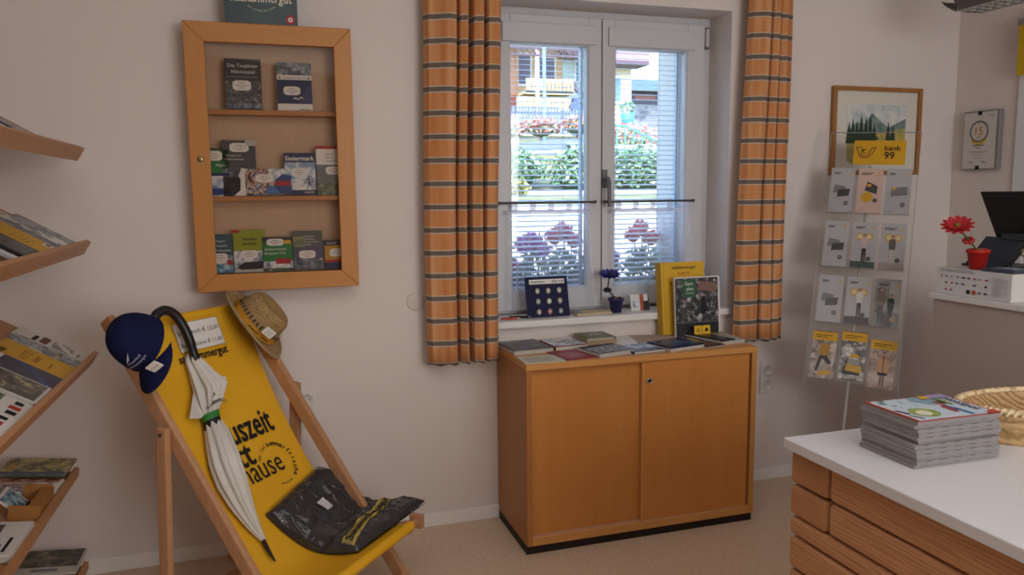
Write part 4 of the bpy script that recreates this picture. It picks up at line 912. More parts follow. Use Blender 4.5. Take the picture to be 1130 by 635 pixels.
# kraft dispenser with a card
t = thing('card_dispenser', 'kraft cardboard dispenser on the fourth rack shelf', 'dispenser', SP(3, .05, -.46, -.03))
KB = flat('#a3713c', .75); mb = MB()
def db(a0, a1, y0, y1, n0, n1, m):
    P = [SP(3, a, y, n) for y in (y0, y1) for a, n in ((a0, n0), (a1, n0), (a1, n1), (a0, n1))]; mb.add(P, [(0, 1, 2, 3), (7, 6, 5, 4), (0, 4, 5, 1), (1, 5, 6, 2), (2, 6, 7, 3), (3, 7, 4, 0)], m)
db(.02, .1, -.58, -.42, -.033, -.029, KB); db(.018, .022, -.58, -.42, -.029, .012, KB); db(.022, .1, -.424, -.42, -.029, .02, KB); db(.022, .1, -.58, -.576, -.029, .012, KB); db(.022, .05, -.576, -.424, .009, .012, KB); mb.build('carton', t)
av = AV[3]; nv = NV[3]
M = Matrix((Vector((0, 1, 0)), (av * .8 + nv * .6).normalized(), Vector((0, 1, 0)).cross((av * .8 + nv * .6).normalized()))).transposed().to_4x4(); M.translation = SP(3, .07, -.565, -.027)
book('info_card', 'blue and white card tucked in the kraft dispenser', 'card', M, .1, .085, .006, W, [('r', .05, .1, .95, .9, photo(['#2c3c48', '#6a94a4', '#a9c2cb', '#dfe4e6'], 40, 30)), ('r', 0, 0, 1, .12, INK)])
# fifth shelf
rb(4, -.08, -.26, .2, .01, flat('#b9b4a8', .5), [('r', .25, .03, 1, .97, photo(['#1c1b18', '#36342a', '#5c5a44', '#8a7a68'], 22, 31)), ('r', .03, .1, .2, .9, flat('#c2beb4')), ('r', .07, .3, .16, .7, GTXT)], 'magazine with dark wooded cover on the lowest rack shelf', n0=-.012)
rb(4, -.3, -.5, .21, .02, W, [('r', .05, .05, .95, .95, SNOW)], 'pale brochure stack on the lowest rack shelf', jag=4)

# ------------------------------------------------------------------ framed picture
t = thing('framed_picture', 'landscape watercolour in a wooden frame on the wall behind the acrylic stand', 'picture', (2.415, 0, 1.66))
FRW = wood('#8a5c30', '#a87844', 'z', 8, .45, .03)
mb = MB(); px0, px1, pz0, pz1 = 2.158, 2.675, 1.455, 1.866
M = Matrix(((1, 0, 0, 0), (0, 0, -1, 0), (0, 1, 0, 0), (0, 0, 0, 1))); e = .02
for pts in ([(px0, pz0), (px0 + e, pz0 + e), (px0 + e, pz1 - e), (px0, pz1)], [(px1, pz0), (px1, pz1), (px1 - e, pz1 - e), (px1 - e, pz0 + e)], [(px0, pz0), (px1, pz0), (px1 - e, pz0 + e), (px0 + e, pz0 + e)], [(px0, pz1), (px0 + e, pz1 - e), (px1 - e, pz1 - e), (px1, pz1)]): mb.prism(pts, .003, .026, FRW, M)
mb.build('frame', t, bevel=.002)
mb = MB(); mb.box((px0 + .015, -.012, pz0 + .015), (px1 - .015, -.006, pz1 - .015), flat('#d2cdc2', .7)); mb.build('mat_board', t)
mb = MB(); mb.M = Matrix.Translation((2.245, -.0125, 1.505)) @ STAND; w_, h_ = .345, .28
cover(mb, w_, h_, 0, [('r', 0, .5, 1, 1, photo(['#8a9aa0', '#aab6b8', '#c2c8c6', '#d5d6d0'], 9, 33, 'LINEAR')), ('p', [(.0, .5), (.15, .7), (.3, .68), (.42, .86), (.55, .74), (.7, .62), (.85, .7), (1, .78), (1, .5)], photo(['#45585a', '#5c7070', '#7c8c86'], 14, 34, 'LINEAR')),
  ('p', [(.02, .05), (.1, 0), (.9, .02), (1, .12), (1, .62), (.7, .55), (.4, .52), (0, .5)], photo(['#6c7838', '#98924a', '#b8a458', '#8c945c'], 12, 35, 'LINEAR')), ('p', [(.15, .4), (.2, .58), (.45, .55), (.55, .42)], flat('#3c4450', .7))] +
  [('p', [(x - .05, .35), (x + .05, .35), (x + .03, .55), (x + .015, hh - .1), (x, hh), (x - .015, hh - .1), (x - .03, .55)], flat('#2c3c2c', .7)) for x, hh in ((.04, .72), (.1, .78), (.17, .74), (.24, .84), (.32, .8), (.39, .86), (.46, .7), (.7, .72), (.78, .66))])
mb.build('watercolour', t)

# ------------------------------------------------------------------ acrylic leaflet stand across the corner
PHI, LEAN, ROLL = -.767, .342, -.04
u0 = Vector((cos(PHI), sin(PHI), 0)); n0 = Vector((sin(PHI), -cos(PHI), 0)); v0 = Vector((0, 0, 1)) * cos(LEAN) - n0 * sin(LEAN)
uu = u0 * cos(ROLL) + v0 * sin(ROLL); vv = v0 * cos(ROLL) - u0 * sin(ROLL); nn = uu.cross(vv); Q0 = Vector((2.042, -.166, 1.485))
BM = Matrix((uu, vv, nn)).transposed().to_4x4(); BM.translation = Q0
t = thing('leaflet_stand', 'clear acrylic stand with rows of leaflet pockets in the corner', 'leaflet stand', (2.05, -.3, 0))
mb = MB(); mb.M = BM; mb.box((-.02, -1.05, -.022), (.345, .175, -.018), AC); mb.build('board', t)
EDG = flat('#8d918e', .3, .5); mb = MB(); mb.M = BM; mb.box((-.02, .173, -.0225), (.345, .1755, -.0175), EDG); mb.box((.343, -1.05, -.0225), (.3455, .175, -.0175), EDG); mb.box((-.0205, -1.05, -.0225), (-.018, .175, -.0175), EDG); mb.build('edge', t)
mb = MB(); mb.M = BM; mb.tube([(.155, -1.3, -.035), (.155, .02, -.035)], .007, flat('#a8a49e', .4, .5), 10); mb.M = Matrix()
b0 = BM @ Vector((.155, -1.3, -.035)); mb.build('pole', t)
mb = MB(); mb.lathe([(0, .012), (.15, .012), (.155, .006), (.155, 0), (0, 0)], flat('#b8b6b2', .4), 28, Matrix.Translation((b0.x, b0.y, 0))); mb.tube([(b0.x, b0.y, .008), b0], .008, flat('#a8a49e', .4), 10); mb.build('base', t)
mb = MB(); mb.M = BM
mb.box((.082, .022, -.0175), (.29, .135, -.0165), flat('#c99a1c', .5))
mb.text('bank', .034, INK, lambda a, b: (.205 + a, .088 + b, -.0158), 'L', True); mb.text('99', .046, INK, lambda a, b: (.205 + a, .05 + b, -.0158), 'L', True, .042)
def stroke(P, wd_, m, z):
    for (a, b), (c, d) in zip(P[:-1], P[1:]):
        q = Vector((c - a, d - b)); L_ = q.length
        if L_ < 1e-6: continue
        q /= L_; x = Vector((-q.y, q.x)) * wd_ / 2; ex = q * wd_ * .3
        mb.poly([(a + x.x - ex.x, b + x.y - ex.y, z), (a - x.x - ex.x, b - x.y - ex.y, z), (c - x.x + ex.x, d - x.y + ex.y, z), (c + x.x + ex.x, d + x.y + ex.y, z)], m)
hx, hz = .128, .077
stroke([(hx + .016 * cos(R(a)), hz + .016 * sin(R(a))) for a in range(100, 361, 20)] + [(hx + .03, hz + .025), (hx + .043, hz + .025), (hx + .028, hz - .006)] + [(hx + .026 * cos(R(a)), hz + .002 + .026 * sin(R(a))) for a in range(-20, -181, -20)] + [(hx - .038, hz + .027), (hx - .02, hz + .027), (hx - .012, hz + .014)], .0032, INK, -.0157)
stroke([(hx + .008 * cos(R(a)), hz + .006 + .008 * sin(R(a))) for a in range(60, 330, 30)], .003, INK, -.0157)
for i in range(3): mb.poly([(.1925 , .06 + .016 * i, -.0157), (.1945, .06 + .016 * i, -.0157), (.1945, .068 + .016 * i, -.0157), (.1925, .068 + .016 * i, -.0157)], flat('#8a6a18'))
mb.build('sign_sticker', t)
cp, rp, bw, bh = .112, .247, .1, .205
for r_ in range(4):
    for c_ in range(3):
        mb = MB(); mb.M = BM @ Matrix.Translation((cp * c_ + .0, -rp * r_ - bh, 0)); mb.box((-.004, -.004, .004), (bw + .004, .105, .0055), AC); mb.box((-.004, -.006, -.017), (bw + .004, -.004, .0055), AC)
        mb.box((bw + .004, .0, -.017), (bw + .0052, .105, .0055), AC); mb.build('pocket', t)
PG = flat('#a6a6a9', .5); PGW = flat('#c2a79c', .5); CG = flat('#6f7276', .4); CD = flat('#3c3d40', .4); GOLD = flat('#c79a22', .5); DG2 = flat('#3c4a44', .5)
def bankhead(w1): return [('r', .12, .885, .12 + w1, .9, INK), ('r', .12, .855, .12 + w1 * .8, .87, INK), ('r', .78, .84, .88, .86, GOLD), ('c', .83, .90, .04, GOLD), ('r', .1, .045, .3, .055, GTXT)]
seal = [('c', .72, .2, .1, flat('#4a4d4a')), ('r', .66, .195, .78, .21, PG)]
cards2 = [('p', [(.15, .44), (.62, .42), (.66, .58), (.2, .62)], CG), ('p', [(.32, .34), (.82, .37), (.84, .53), (.36, .5)], CD)]
def person2(cx, s_, top, legs, head='#3a2c24', skin='#b98f74', base=.1):
    return [('p', [(cx - .08 * s_, base + .02), (cx - .02 * s_, base + .02), (cx, base + .3 * s_), (cx + .02 * s_, base + .02), (cx + .08 * s_, base + .02), (cx + .09 * s_, base + .36 * s_), (cx - .09 * s_, base + .36 * s_)], flat(legs)),
            ('p', [(cx - .12 * s_, base + .34 * s_), (cx + .12 * s_, base + .34 * s_), (cx + .15 * s_, base + .5 * s_), (cx + .1 * s_, base + .58 * s_), (cx - .1 * s_, base + .58 * s_), (cx - .15 * s_, base + .5 * s_)], flat(top)),
            ('c', cx, base + .63 * s_, .075 * s_, flat(head)), ('c', cx, base + .62 * s_, .06 * s_, flat(skin))]
rings = [('o', .32, .68, .17, .05, GOLD), ('o', .68, .68, .17, .05, GOLD), ('c', .32, .68, .1, flat('#cbbf9a')), ('c', .68, .68, .1, flat('#cbbf9a'))]
STREET = photo(['#3a332e', '#6c6058', '#988a80', '#bcb0a6'], 30, 41)
def yhead(): return [('r', 0, .8, 1, .98, flat('#c99a1a', .5)), ('r', .12, .9, .8, .915, flat('#4a3a10')), ('r', .12, .86, .6, .875, flat('#4a3a10'))]
BANK = [
 (PG, bankhead(.3) + cards2 + seal, 'grey leaflet with two dark cards in the top left pocket of the acrylic stand'),
 (PGW, bankhead(.5) + [('p', [(.3, .5), (.8, .42), (.82, .6), (.4, .7)], CD), ('c', .42, .35, .24, GOLD), ('c', .75, .28, .1, flat('#4a4d4a')), ('r', .4, .58, .55, .64, GOLD)], 'pinkish leaflet with gold coin in the top middle pocket of the acrylic stand'),
 (PG, bankhead(.25) + [('p', [(.22, .38), (.88, .42), (.86, .6), (.24, .57)], CG), ('r', .28, .53, .42, .58, GOLD)] + seal, 'grey leaflet with one grey card in the top right pocket of the acrylic stand'),
 (PG, bankhead(.3) + cards2 + seal, 'grey leaflet with two dark cards at the left of the second pocket row'),
 (PG, bankhead(.4) + [('r', 0, .0, 1, .14, DG2)] + rings + person2(.52, .95, '#b9a6b0', '#2c2a30', base=.1) + seal[:1], 'leaflet with gold rings and person in dark trousers in the second pocket row'),
 (PG, bankhead(.5) + [('r', 0, .0, 1, .14, flat('#9a9088'))] + rings + person2(.48, .95, '#5c5450', '#b9aca4', base=.1) + seal[:1], 'leaflet with gold rings and person in pale trousers in the second pocket row'),
 (PG, bankhead(.3) + cards2 + seal, 'grey leaflet with two dark cards at the left of the third pocket row'),
 (PG, bankhead(.35) + [('r', 0, .0, 1, .16, flat('#4a4448'))] + rings + person2(.55, .95, '#c9c4be', '#3a2f30', base=.13) + seal[:1], 'leaflet with gold rings and person in white top in the third pocket row'),
 (flat('#8d8f90'), [('r', .0, .0, 1, .8, photo(['#3a3c3c', '#6c6c6a', '#8f8f8c'], 20, 42)), ('r', .55, .3, 1, .95, flat('#a9a9a6'))] + bankhead(.45) + person2(.26, 1.15, '#77685e', '#4a4c50', base=.05) + person2(.64, .98, '#26282c', '#2c2e32', base=.03) + [('c', .76, .16, .12, flat('#a89078'))], 'leaflet with two people and a dog in the third pocket row'),
 (flat('#6a5c52'), [('r', 0, 0, 1, .8, STREET)] + yhead() + [('p', [(.2, .15), (.3, .15), (.45, .42), (.75, .3), (.85, .32), (.6, .52), (.35, .5)], flat('#2c2422')), ('p', [(.3, .48), (.7, .48), (.75, .72), (.35, .74)], flat('#a8803c')), ('p', [(.3, .05), (.85, .1), (.8, .2), (.35, .14)], GOLD)], 'leaflet with yellow header and running person at the left of the lowest pocket row'),
 (flat('#6a5c52'), [('r', 0, 0, 1, .8, photo(['#2c2c2c', '#5c5a58', '#a09c98', '#d0ccc8'], 30, 43))] + yhead() + [('p', [(.15, .1), (.85, .1), (.8, .4), (.25, .4)], flat('#2a2826')), ('p', [(.25, .18), (.9, .15), (.88, .3), (.3, .32)], GOLD), ('p', [(.3, .32), (.82, .31), (.78, .42), (.34, .42)], flat('#8f8e8c')), ('p', [(.38, .46), (.75, .46), (.72, .53), (.42, .53)], GOLD)], 'leaflet with yellow header and stacked yellow bags in the lowest middle pocket'),
 (flat('#a08a7c'), [('r', 0, 0, 1, .8, photo(['#6a5648', '#8c7666', '#a8948a', '#b8a8a0'], 16, 44))] + yhead() + person2(.55, 1.05, '#b07c5a', '#6a4c3c', base=.05) + [('p', [(.35, .3), (.75, .3), (.78, .6), (.32, .6)], flat('#b98a64')), ('r', .53, .3, .56, .7, INK), ('p', [(.36, .27), (.74, .27), (.74, .33), (.36, .33)], INK)], 'leaflet with yellow header and figure seen carrying a box in the lowest right pocket'),
]
for k, (base, spec, lab) in enumerate(BANK):
    r_, c_ = divmod(k, 3); dy = (0, 0, .0)[c_] + (-.012 if k == 11 else (.01 if k == 10 else 0))
    M = BM @ Matrix.Translation((cp * c_ + .001, -rp * r_ - bh + dy, -.012 if k < 8 else -.013)) @ Matrix.Rotation(R((0, 0, 0, 0, 0, 0, 0, 0, 0, 0, -1, -1.5)[k]), 4, 'Z')
    book('leaflet', lab, 'leaflet', M, bw - .002, bh, .008 if k < 8 else .013, base, spec, 'leaflets in the acrylic stand', True)

# ------------------------------------------------------------------ plaque on the right wall
t = thing('certificate_plaque', 'silver framed anniversary certificate with gold 15 on the right wall', 'plaque', (2.905, -.175, 1.61))
mb = MB(); SIL = flat('#8d898a', .35, .5, .3); mb.box((2.878, -.276, 1.472), (2.904, -.078, 1.752), SIL); mb.build('frame', t, bevel=.002)
mb = MB(); mb.M = Matrix.Translation((2.8775, -.084, 1.48)) @ Matrix.Rotation(-PI / 2, 4, 'Z') @ STAND; w_, h_ = .178, .264
cover(mb, w_, h_, 0, [('r', 0, 0, 1, 1, flat('#c9c5c0', .5)), ('o', .48, .66, .29, .045, flat('#5c5a58')), ('p', [(.25, .56), (.32, .5), (.48, .45), (.64, .5), (.72, .56), (.72, .5), (.64, .45), (.48, .41), (.32, .45), (.25, .5)], flat('#c3a52e')), ('t', .48, .6, .2, '15', flat('#b8822a'), 'C', 1), ('t', .48, .545, .035, 'JAHRE', INK, 'C'), ('t', .48, .79, .035, 'bank', INK, 'C'),
   ('t', .48, .4, .036, 'POSTPARTNER', INK, 'C', 1), ('t', .48, .36, .036, 'Tauplitz', INK, 'C'), ('r', .18, .3, .84, .306, GTXT), ('r', .25, .28, .76, .285, GTXT), ('r', .32, .24, .64, .245, GTXT), ('r', .35, .19, .6, .195, GTXT), ('p', [(.2, .1), (.28, .13), (.34, .1), (.4, .12), (.34, .09), (.28, .11)], GTXT), ('p', [(.56, .1), (.66, .13), (.74, .1), (.82, .11), (.74, .09), (.66, .11)], GTXT), ('r', .75, .92, .92, .93, GTXT),
   ('r', .43, .95, .55, 1.02, INK), ('r', .43, -.02, .55, .05, INK)]); mb.build('certificate', t)

# hanging luminaire and yellow banner
t = thing('louvre_luminaire', 'grey office luminaire with louvre grid hanging at the top right', 'lamp', (2.42, -.9, 2.1))
LG = flat('#5c5653', .4, .5); mb = MB()
cs = [(-.07, .062), (-.05, .085), (.05, .085), (.07, .062), (.0, .0 + .004)]
y_a, y_b = -.50, -1.5
prf2 = [(-.085, .05), (-.085, .062), (-.05, .075), (.05, .075), (.085, .062), (.085, .05), (.07, .0), (-.07, .0)]
def lum(y0, y1): return
mb.add([(2.4 + x * .9, y_a - .02 * (z < .03) , 2.105 + z) for x, z in prf2] + [(2.4 + x * .9, y_b, 2.105 + z) for x, z in prf2], [(i, (i + 1) % 8, 8 + (i + 1) % 8, 8 + i) for i in range(8) if i != 6] + [(8, 9, 10, 11, 12, 13, 14, 15)], LG)
mb.grid(lambda u, v: (2.4 + (u - .5) * (.126 + .027 * v) , y_a + .10 * sin(v * PI / 2) * sin(PI * (u * .6 + .2)) - .0, 2.105 + .06 * v), 8, 6, LG)
mb.build('housing', t)
mb = MB(); LV = flat('#b5b2ae', .3, .5)
for k in range(24): mb.box((2.345, y_a - .045 - .04 * k, 2.1), (2.455, y_a - .041 - .04 * k, 2.13), LV)
for x in (2.338, 2.36, 2.4, 2.44, 2.459): mb.box((x, y_b, 2.1), (x + .003, y_a - .01, 2.128), LV)
mb.build('louvre', t)
mb = MB(); mb.tube([(2.4, -1.3, 2.18), (2.4, -1.3, 2.55)], .002, GREY, 6); mb.tube([(2.4, -.7, 2.18), (2.4, -.7, 2.55)], .002, GREY, 6); mb.build('suspension_wire', t)
t = thing('yellow_banner', 'yellow hanging banner at the right edge of the picture', 'banner', (2.8, -.5, 1.9))
mb = MB(); mb.box((2.84, -.75, 1.882), (2.844, -.375, 2.10), flat('#c9a80c', .5)); mb.build('cloth_panel', t)
mb = MB(); mb.box((2.832, -.76, 2.10), (2.852, -.372, 2.128), flat('#8f8c88', .4, .5, .5)); mb.box((2.845, -.55, 2.105), (2.905, -.53, 2.12), GREY); mb.build('top_rail', t)

# ------------------------------------------------------------------ reception desk, carton, monitor
t = thing('reception_desk', 'white reception desk with grey front panel at the right', 'desk', (2.0, -1.0, 0))
DT = flat('#d4d1cc', .4); DP = flat('#a89c92', .6)
mb = MB(); mb.box((1.985, -2.6, .978), (2.62, -.789, 1.0), DT); mb.build('desk_top', t, bevel=.003)
mb = MB(); mb.box((2.0, -2.58, 0), (2.02, -.80, .978), DP); mb.box((2.02, -.82, 0), (2.6, -.80, .978), DP); mb.build('front_panel', t)
t = thing('carton', 'long white printed carton lying on the reception desk', 'carton', (2.2, -.95, 1.0))
CW = flat('#cfccc8', .55)
mb = MB(); mb.box((2.002, -1.112, 1.0008), (2.34, -.806, 1.0965), CW)
mb.M = Matrix.Translation((2.0015, -.806, 1.0008)) @ Matrix.Rotation(-PI / 2, 4, 'Z') @ STAND; w_, h_ = .306, .0957
random.seed(9)
sp = [('t', .06, .87, .1, 'Diese Gutscheine sind hier erhältlich', INK), ('r', .06, .955, .5, .97, GTXT)]
for j, y in enumerate((.66, .42, .16)):
    for i in range(9):
        if random.random() < .15: continue
        x = .05 + .077 * i; c = random.choice(['#a8262a', '#3a3a3c', '#c0622c', '#2c4a86', '#77777a', '#1b1a1a', '#a33a52'])
        wd2 = random.uniform(.025, .055)
        if j == 2 and 3 <= i <= 6: sp.append(('r', x, y - .05, x + .045, y + .1, flat(['#232a3c', '#a87a6a', '#1b1a1a', '#b5472c'][i - 3])))
        elif (i + j) % 3 == 0: sp.append(('c', x + .02, y + .03, .014, flat(c)))
        else: sp.append(('r', x, y, x + wd2, y + .055, flat(c)))
sp += [('r', .765, .82 - .055 * i, .765 + (.2 if i % 4 else .12), .82 - .055 * i + .022, LGREY) for i in range(13)] + [('r', .75, .05, .985, .06, LGREY), ('r', .75, .92, .985, .93, LGREY)]
cover(mb, w_, h_, 0, sp); mb.build('box_body', t, bevel=.001)
t = thing('monitor', 'black cash desk monitor seen from behind on the white carton', 'monitor', (2.15, -.95, 1.097))
MK = flat('#17171a', .45, .4); MK2 = flat('#202024', .5, .4)
mb = MB(); P = lambda y, q, d_: (2.115 + .062 * (1 - q) + d_ , y, 1.2 + .175 * q)
ya, yb = -.865, -1.28
pts = [P(ya, 1, 0), P(yb, 1, 0), P(yb, 0, 0), P(ya - .03, 0, 0), P(ya, 1, .03), P(yb, 1, .03), P(yb, 0, .03), P(ya - .03, 0, .03)]
mb.add(pts, [(0, 1, 2, 3), (7, 6, 5, 4), (0, 4, 5, 1), (1, 5, 6, 2), (2, 6, 7, 3), (3, 7, 4, 0)], MK)
pts = [P(ya - .012, .93, -.004), P(yb, .93, -.004), P(yb, .86, -.004), P(ya - .014, .86, -.004)]; mb.add(pts, [(0, 1, 2, 3)], MK2); mb.build('screen', t, bevel=.004)
mb = MB()
mb.add([(2.165, -.86, 1.21), (2.165, -1.02, 1.21), (2.12, -.97, 1.0975), (2.12, -.81, 1.0975), (2.2, -.86, 1.2), (2.2, -1.02, 1.2), (2.16, -.97, 1.0975), (2.16, -.81, 1.0975)], [(0, 3, 2, 1), (4, 5, 6, 7), (0, 1, 5, 4), (1, 2, 6, 5), (2, 3, 7, 6), (3, 0, 4, 7)], MK2)
mb.box((2.155, -1.03, 1.2), (2.175, -.93, 1.225), MK2); mb.box((2.12, -1.0, 1.0975), (2.3, -.8, 1.106), MK); mb.build('stand', t, bevel=.003)
mb = MB(); 
for k, c in enumerate(('#c9a24a', '#c9c6c0', '#1a1a1c')):
    mb.tube([(2.19, -.98 - .02 * k, 1.15), (2.18, -1.02, 1.14 - .01 * k), (2.17, -1.06, 1.135 - .012 * k), (2.19, -1.11, 1.125 - .01 * k)], .0035, flat(c), 6)
mb.box((2.17, -1.05, 1.16), (2.19, -.99, 1.172), flat('#8a8a6a')); mb.build('cable', t)
mb = MB(); mb.box((2.012, -1.108, 1.0968), (2.085, -.985, 1.108), flat('#3c4250', .4)); mb.box((2.016, -1.104, 1.108), (2.08, -1.0, 1.1105), flat('#59606c', .35))
for i in range(3):
    for j in range(4): mb.box((2.024 + .018 * i, -1.095 + .016 * j, 1.1105), (2.036 + .018 * i, -1.084 + .016 * j, 1.113), flat('#8c929c'))
tag(mb.build('card_terminal', None, (2.05, -1.05, 1.097), bevel=.002), 'flat dark grey card terminal lying on the carton beside the red pot', 'terminal')

# ------------------------------------------------------------------ log counter with white top
t = thing('log_counter', 'counter of stacked pine logs with a white top at the lower right', 'counter', (1.2, -2.3, 0))
mb = MB(); mb.box((.673, -3.3, .826), (1.8, -1.684, .85), flat('#cdccce', .35, .4)); mb.build('worktop', t, bevel=.003)
PI_ = pine(); EG = wood('#a8774e', '#b98860', 'x', 5, .6, .08)
LOGS = [(.742, .819, 0), (.668, .738, 0), (.622, .664, 1), (.545, .617, 1), (.468, .541, 0), (.391, .464, 0), (.314, .387, 1), (.237, .31, 1), (.16, .233, 0), (.083, .156, 0), (.0, .079, 1)]
for z0, z1, full in LOGS:
    random.seed(int(z0 * 1000)); j = random.uniform(-.003, .003)
    mb = MB(); ys = -1.672 if full else -1.794
    mb.box((.706 + j, -3.25, z0), (.77 + j, ys, z1), PI_); mb.build('log', t, bevel=.011, seg=3)
    mb = MB(); mb.box((.703 + j if not full else .771, -1.79, z0), (1.75, -1.672, z1 - .001), EG); mb.build('cross_log', t, bevel=.011, seg=3)
# magazines
g = 'stack of magazines on the white counter'
random.seed(21); zc = .8505
MV = [photo(['#7d8ca8', '#a9b8c6', '#d5dade', '#8fa86a', '#c9b45a'], 22, 50 + i) for i in range(2)]
for k in range(12):
    th = .0076; dx = random.uniform(-.004, .004); dy = random.uniform(-.003, .003)
    if k >= 5: dx += .003; dy += .004
    if k == 4: dx -= .005
    rz = random.uniform(-1.2, 1.2) - 1
    M = Matrix.Translation((.787 + dx, -1.788 + dy, zc)) @ Matrix.Rotation(R(-90 + rz), 4, 'Z')
    lab = ('magazine at the very bottom of the counter stack', 'magazine second from the bottom of the counter stack', 'magazine third from the bottom of the counter stack', 'magazine fourth from the bottom of the counter stack', 'magazine fifth from the bottom of the counter stack', 'magazine sixth from the bottom of the counter stack', 'magazine sixth from the top of the counter stack', 'magazine fifth from the top of the counter stack', 'magazine fourth from the top of the counter stack', 'magazine third from the top of the counter stack', 'magazine directly under the colourful top magazine of the counter stack', 'magazine with colourful cover on top of the counter stack')[k]
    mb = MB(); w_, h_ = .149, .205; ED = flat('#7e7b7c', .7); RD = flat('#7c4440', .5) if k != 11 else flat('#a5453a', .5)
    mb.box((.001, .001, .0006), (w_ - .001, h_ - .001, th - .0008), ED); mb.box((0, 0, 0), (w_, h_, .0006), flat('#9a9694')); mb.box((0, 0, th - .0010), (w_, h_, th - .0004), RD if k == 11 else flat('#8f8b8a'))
    mb.box((.0012, -.0002, .0007), (w_ - .0012, .0008, th - .0011), flat('#918d8d', .7))  # unlit edge brightened in its colour, lighter than the page edges facing the light
    if k < 11:
        for i in range(5): mb.box((w_ - .0012, .02 + i * .037, th - .0016), (w_ - .0006 + .0008, .035 + i * .037, th - .0006), flat('#4a3c3c'))
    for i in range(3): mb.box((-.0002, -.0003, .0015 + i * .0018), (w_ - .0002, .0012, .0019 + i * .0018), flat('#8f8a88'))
    if k == 11:
        cover(mb, w_, h_, th - .0004, [('r', .03, .03, .97, .97, flat('#b9c6d2', .4)), ('p', [(.03, .03), (.35, .03), (.5, .3), (.3, .55), (.03, .45)], photo(['#8fa6b4', '#b9c9d0', '#5c7c86'], 24, 52)), ('p', [(.05, .5), (.2, .45), (.45, .6), (.3, .85), (.05, .8)], flat('#7c9aa4')), ('c', .68, .3, .2, photo(['#54702c', '#86a044', '#b3b870'], 40, 53)), ('c', .7, .28, .11, flat('#cfd0b8')), ('p', [(.5, .05), (.7, .1), (.68, .14), (.5, .09)], INK), ('p', [(.75, .06), (.92, .12), (.9, .16), (.74, .1)], GTXT),
          ('r', .3, .66, .5, .7, RED), ('r', .28, .72, .44, .75, INK), ('r', .52, .6, .8, .64, RED), ('r', .5, .66, .74, .69, DBL), ('r', .62, .68, .95, .72, flat('#3f74a4')), ('r', .2, .76, .5, .8, flat('#7c8c3c')), ('t', .5, .85, .13, 'HotSpot', flat('#3a3450'), 'C', 1), ('p', [(.9, .9), (1, .84), (1, 1), (.86, 1)], flat('#b5452c')), ('r', .0, .0, 1, .025, flat('#b0483a')), ('r', 0, 0, .025, 1, flat('#7c5a50')), ('p', [(.03, .75), (.18, .72), (.22, .97), (.03, .97)], flat('#8f86b0')), ('p', [(.05, .64), (.16, .62), (.2, .72), (.06, .74)], YEL)])
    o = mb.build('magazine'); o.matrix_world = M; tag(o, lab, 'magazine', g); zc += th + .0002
# basket
t = thing('palm_basket', 'oval woven palm leaf basket on the white counter behind the magazines', 'basket', (1.2, -1.86, .85))
BK = basket_mat(); RIM = straw(['#b39a70', '#c9b28a', '#d6c29e', '#a88e64'], 70)
bc = Vector((1.225, -1.86, .8505)); rx, ry, hh = .205, .105, .075
def bwall(k): return lambda u, v: bc + Vector(((rx * (.86 + .14 * v) - k) * cos(2 * PI * u), (ry * (.86 + .14 * v) - k) * sin(2 * PI * u), hh * v + (k if v < .5 else 0)))
BR = Matrix.Rotation(R(-12), 4, 'Z')
def rot(p): q = p - bc; return bc + BR @ q
mb = MB(); mb.grid(lambda u, v: rot(bwall(0)(u, v)), 64, 10, BK); mb.grid(lambda u, v: rot(bwall(.006)(1 - u, v)), 64, 10, BK)
mb.grid(lambda u, v: rot(bc + Vector((rx * .86 * v * cos(2 * PI * u), ry * .86 * v * sin(2 * PI * u), .003))), 48, 4, BK); mb.build('wall', t)
mb = MB(); ring = [rot(bc + Vector(((rx - .003) * cos(2 * PI * k / 72), (ry - .003) * sin(2 * PI * k / 72), hh))) for k in range(73)]
mb.tube(ring, .0062, RIM, 8, False)
for k in range(0, 72):
    p = ring[k]; d = (ring[k + 1] - p).normalized(); o_ = Vector((d.y, -d.x, 0))
    mb.tube([p + o_ * .0055 - Vector((0, 0, .007)), p + o_ * .0055 + Vector((0, 0, .003)) + d * .005, p + Vector((0, 0, .0055)) + d * .010, p - o_ * .006 + Vector((0, 0, -.003)) + d * .014], .0034, RIM, 5)
mb.build('rim', t)

# ------------------------------------------------------------------ outdoors
GRND = leafmat(['#56613f', '#757b55', '#968f70'], 1.5); PATH = flat('#b5b0a6', .8)
mb = MB()
def terr(y):
    P = [(.5, .2), (3, .9), (4.6, 1.32), (6.5, 1.42), (8.8, 1.95), (9, 2.0), (11, 2.45), (14, 2.5), (40, 3.0)]
    for (a, b), (c, d) in zip(P[:-1], P[1:]):
        if y <= c: return b + (d - b) * (y - a) / (c - a)
    return 3
YS = [.5, 1.5, 3, 4, 4.6, 5.5, 6.5, 7.5, 8.8, 9, 10, 11, 14, 20, 40]
mb.add([(x, y, terr(y)) for y in YS for x in (-12, 45)], [(2 * i, 2 * i + 1, 2 * i + 3, 2 * i + 2) for i in range(len(YS) - 1)], GRND); struct(mb.build('ground'))
mb = MB(); mb.add([(-6, 1.95, .64), (30, 1.95, .64), (30, 4.2, 1.24), (-6, 4.2, 1.24), (30, 5.6, 1.40), (-6, 5.6, 1.40)], [(0, 1, 2, 3), (3, 2, 4, 5)], PATH); struct(mb.build('trim_3'))
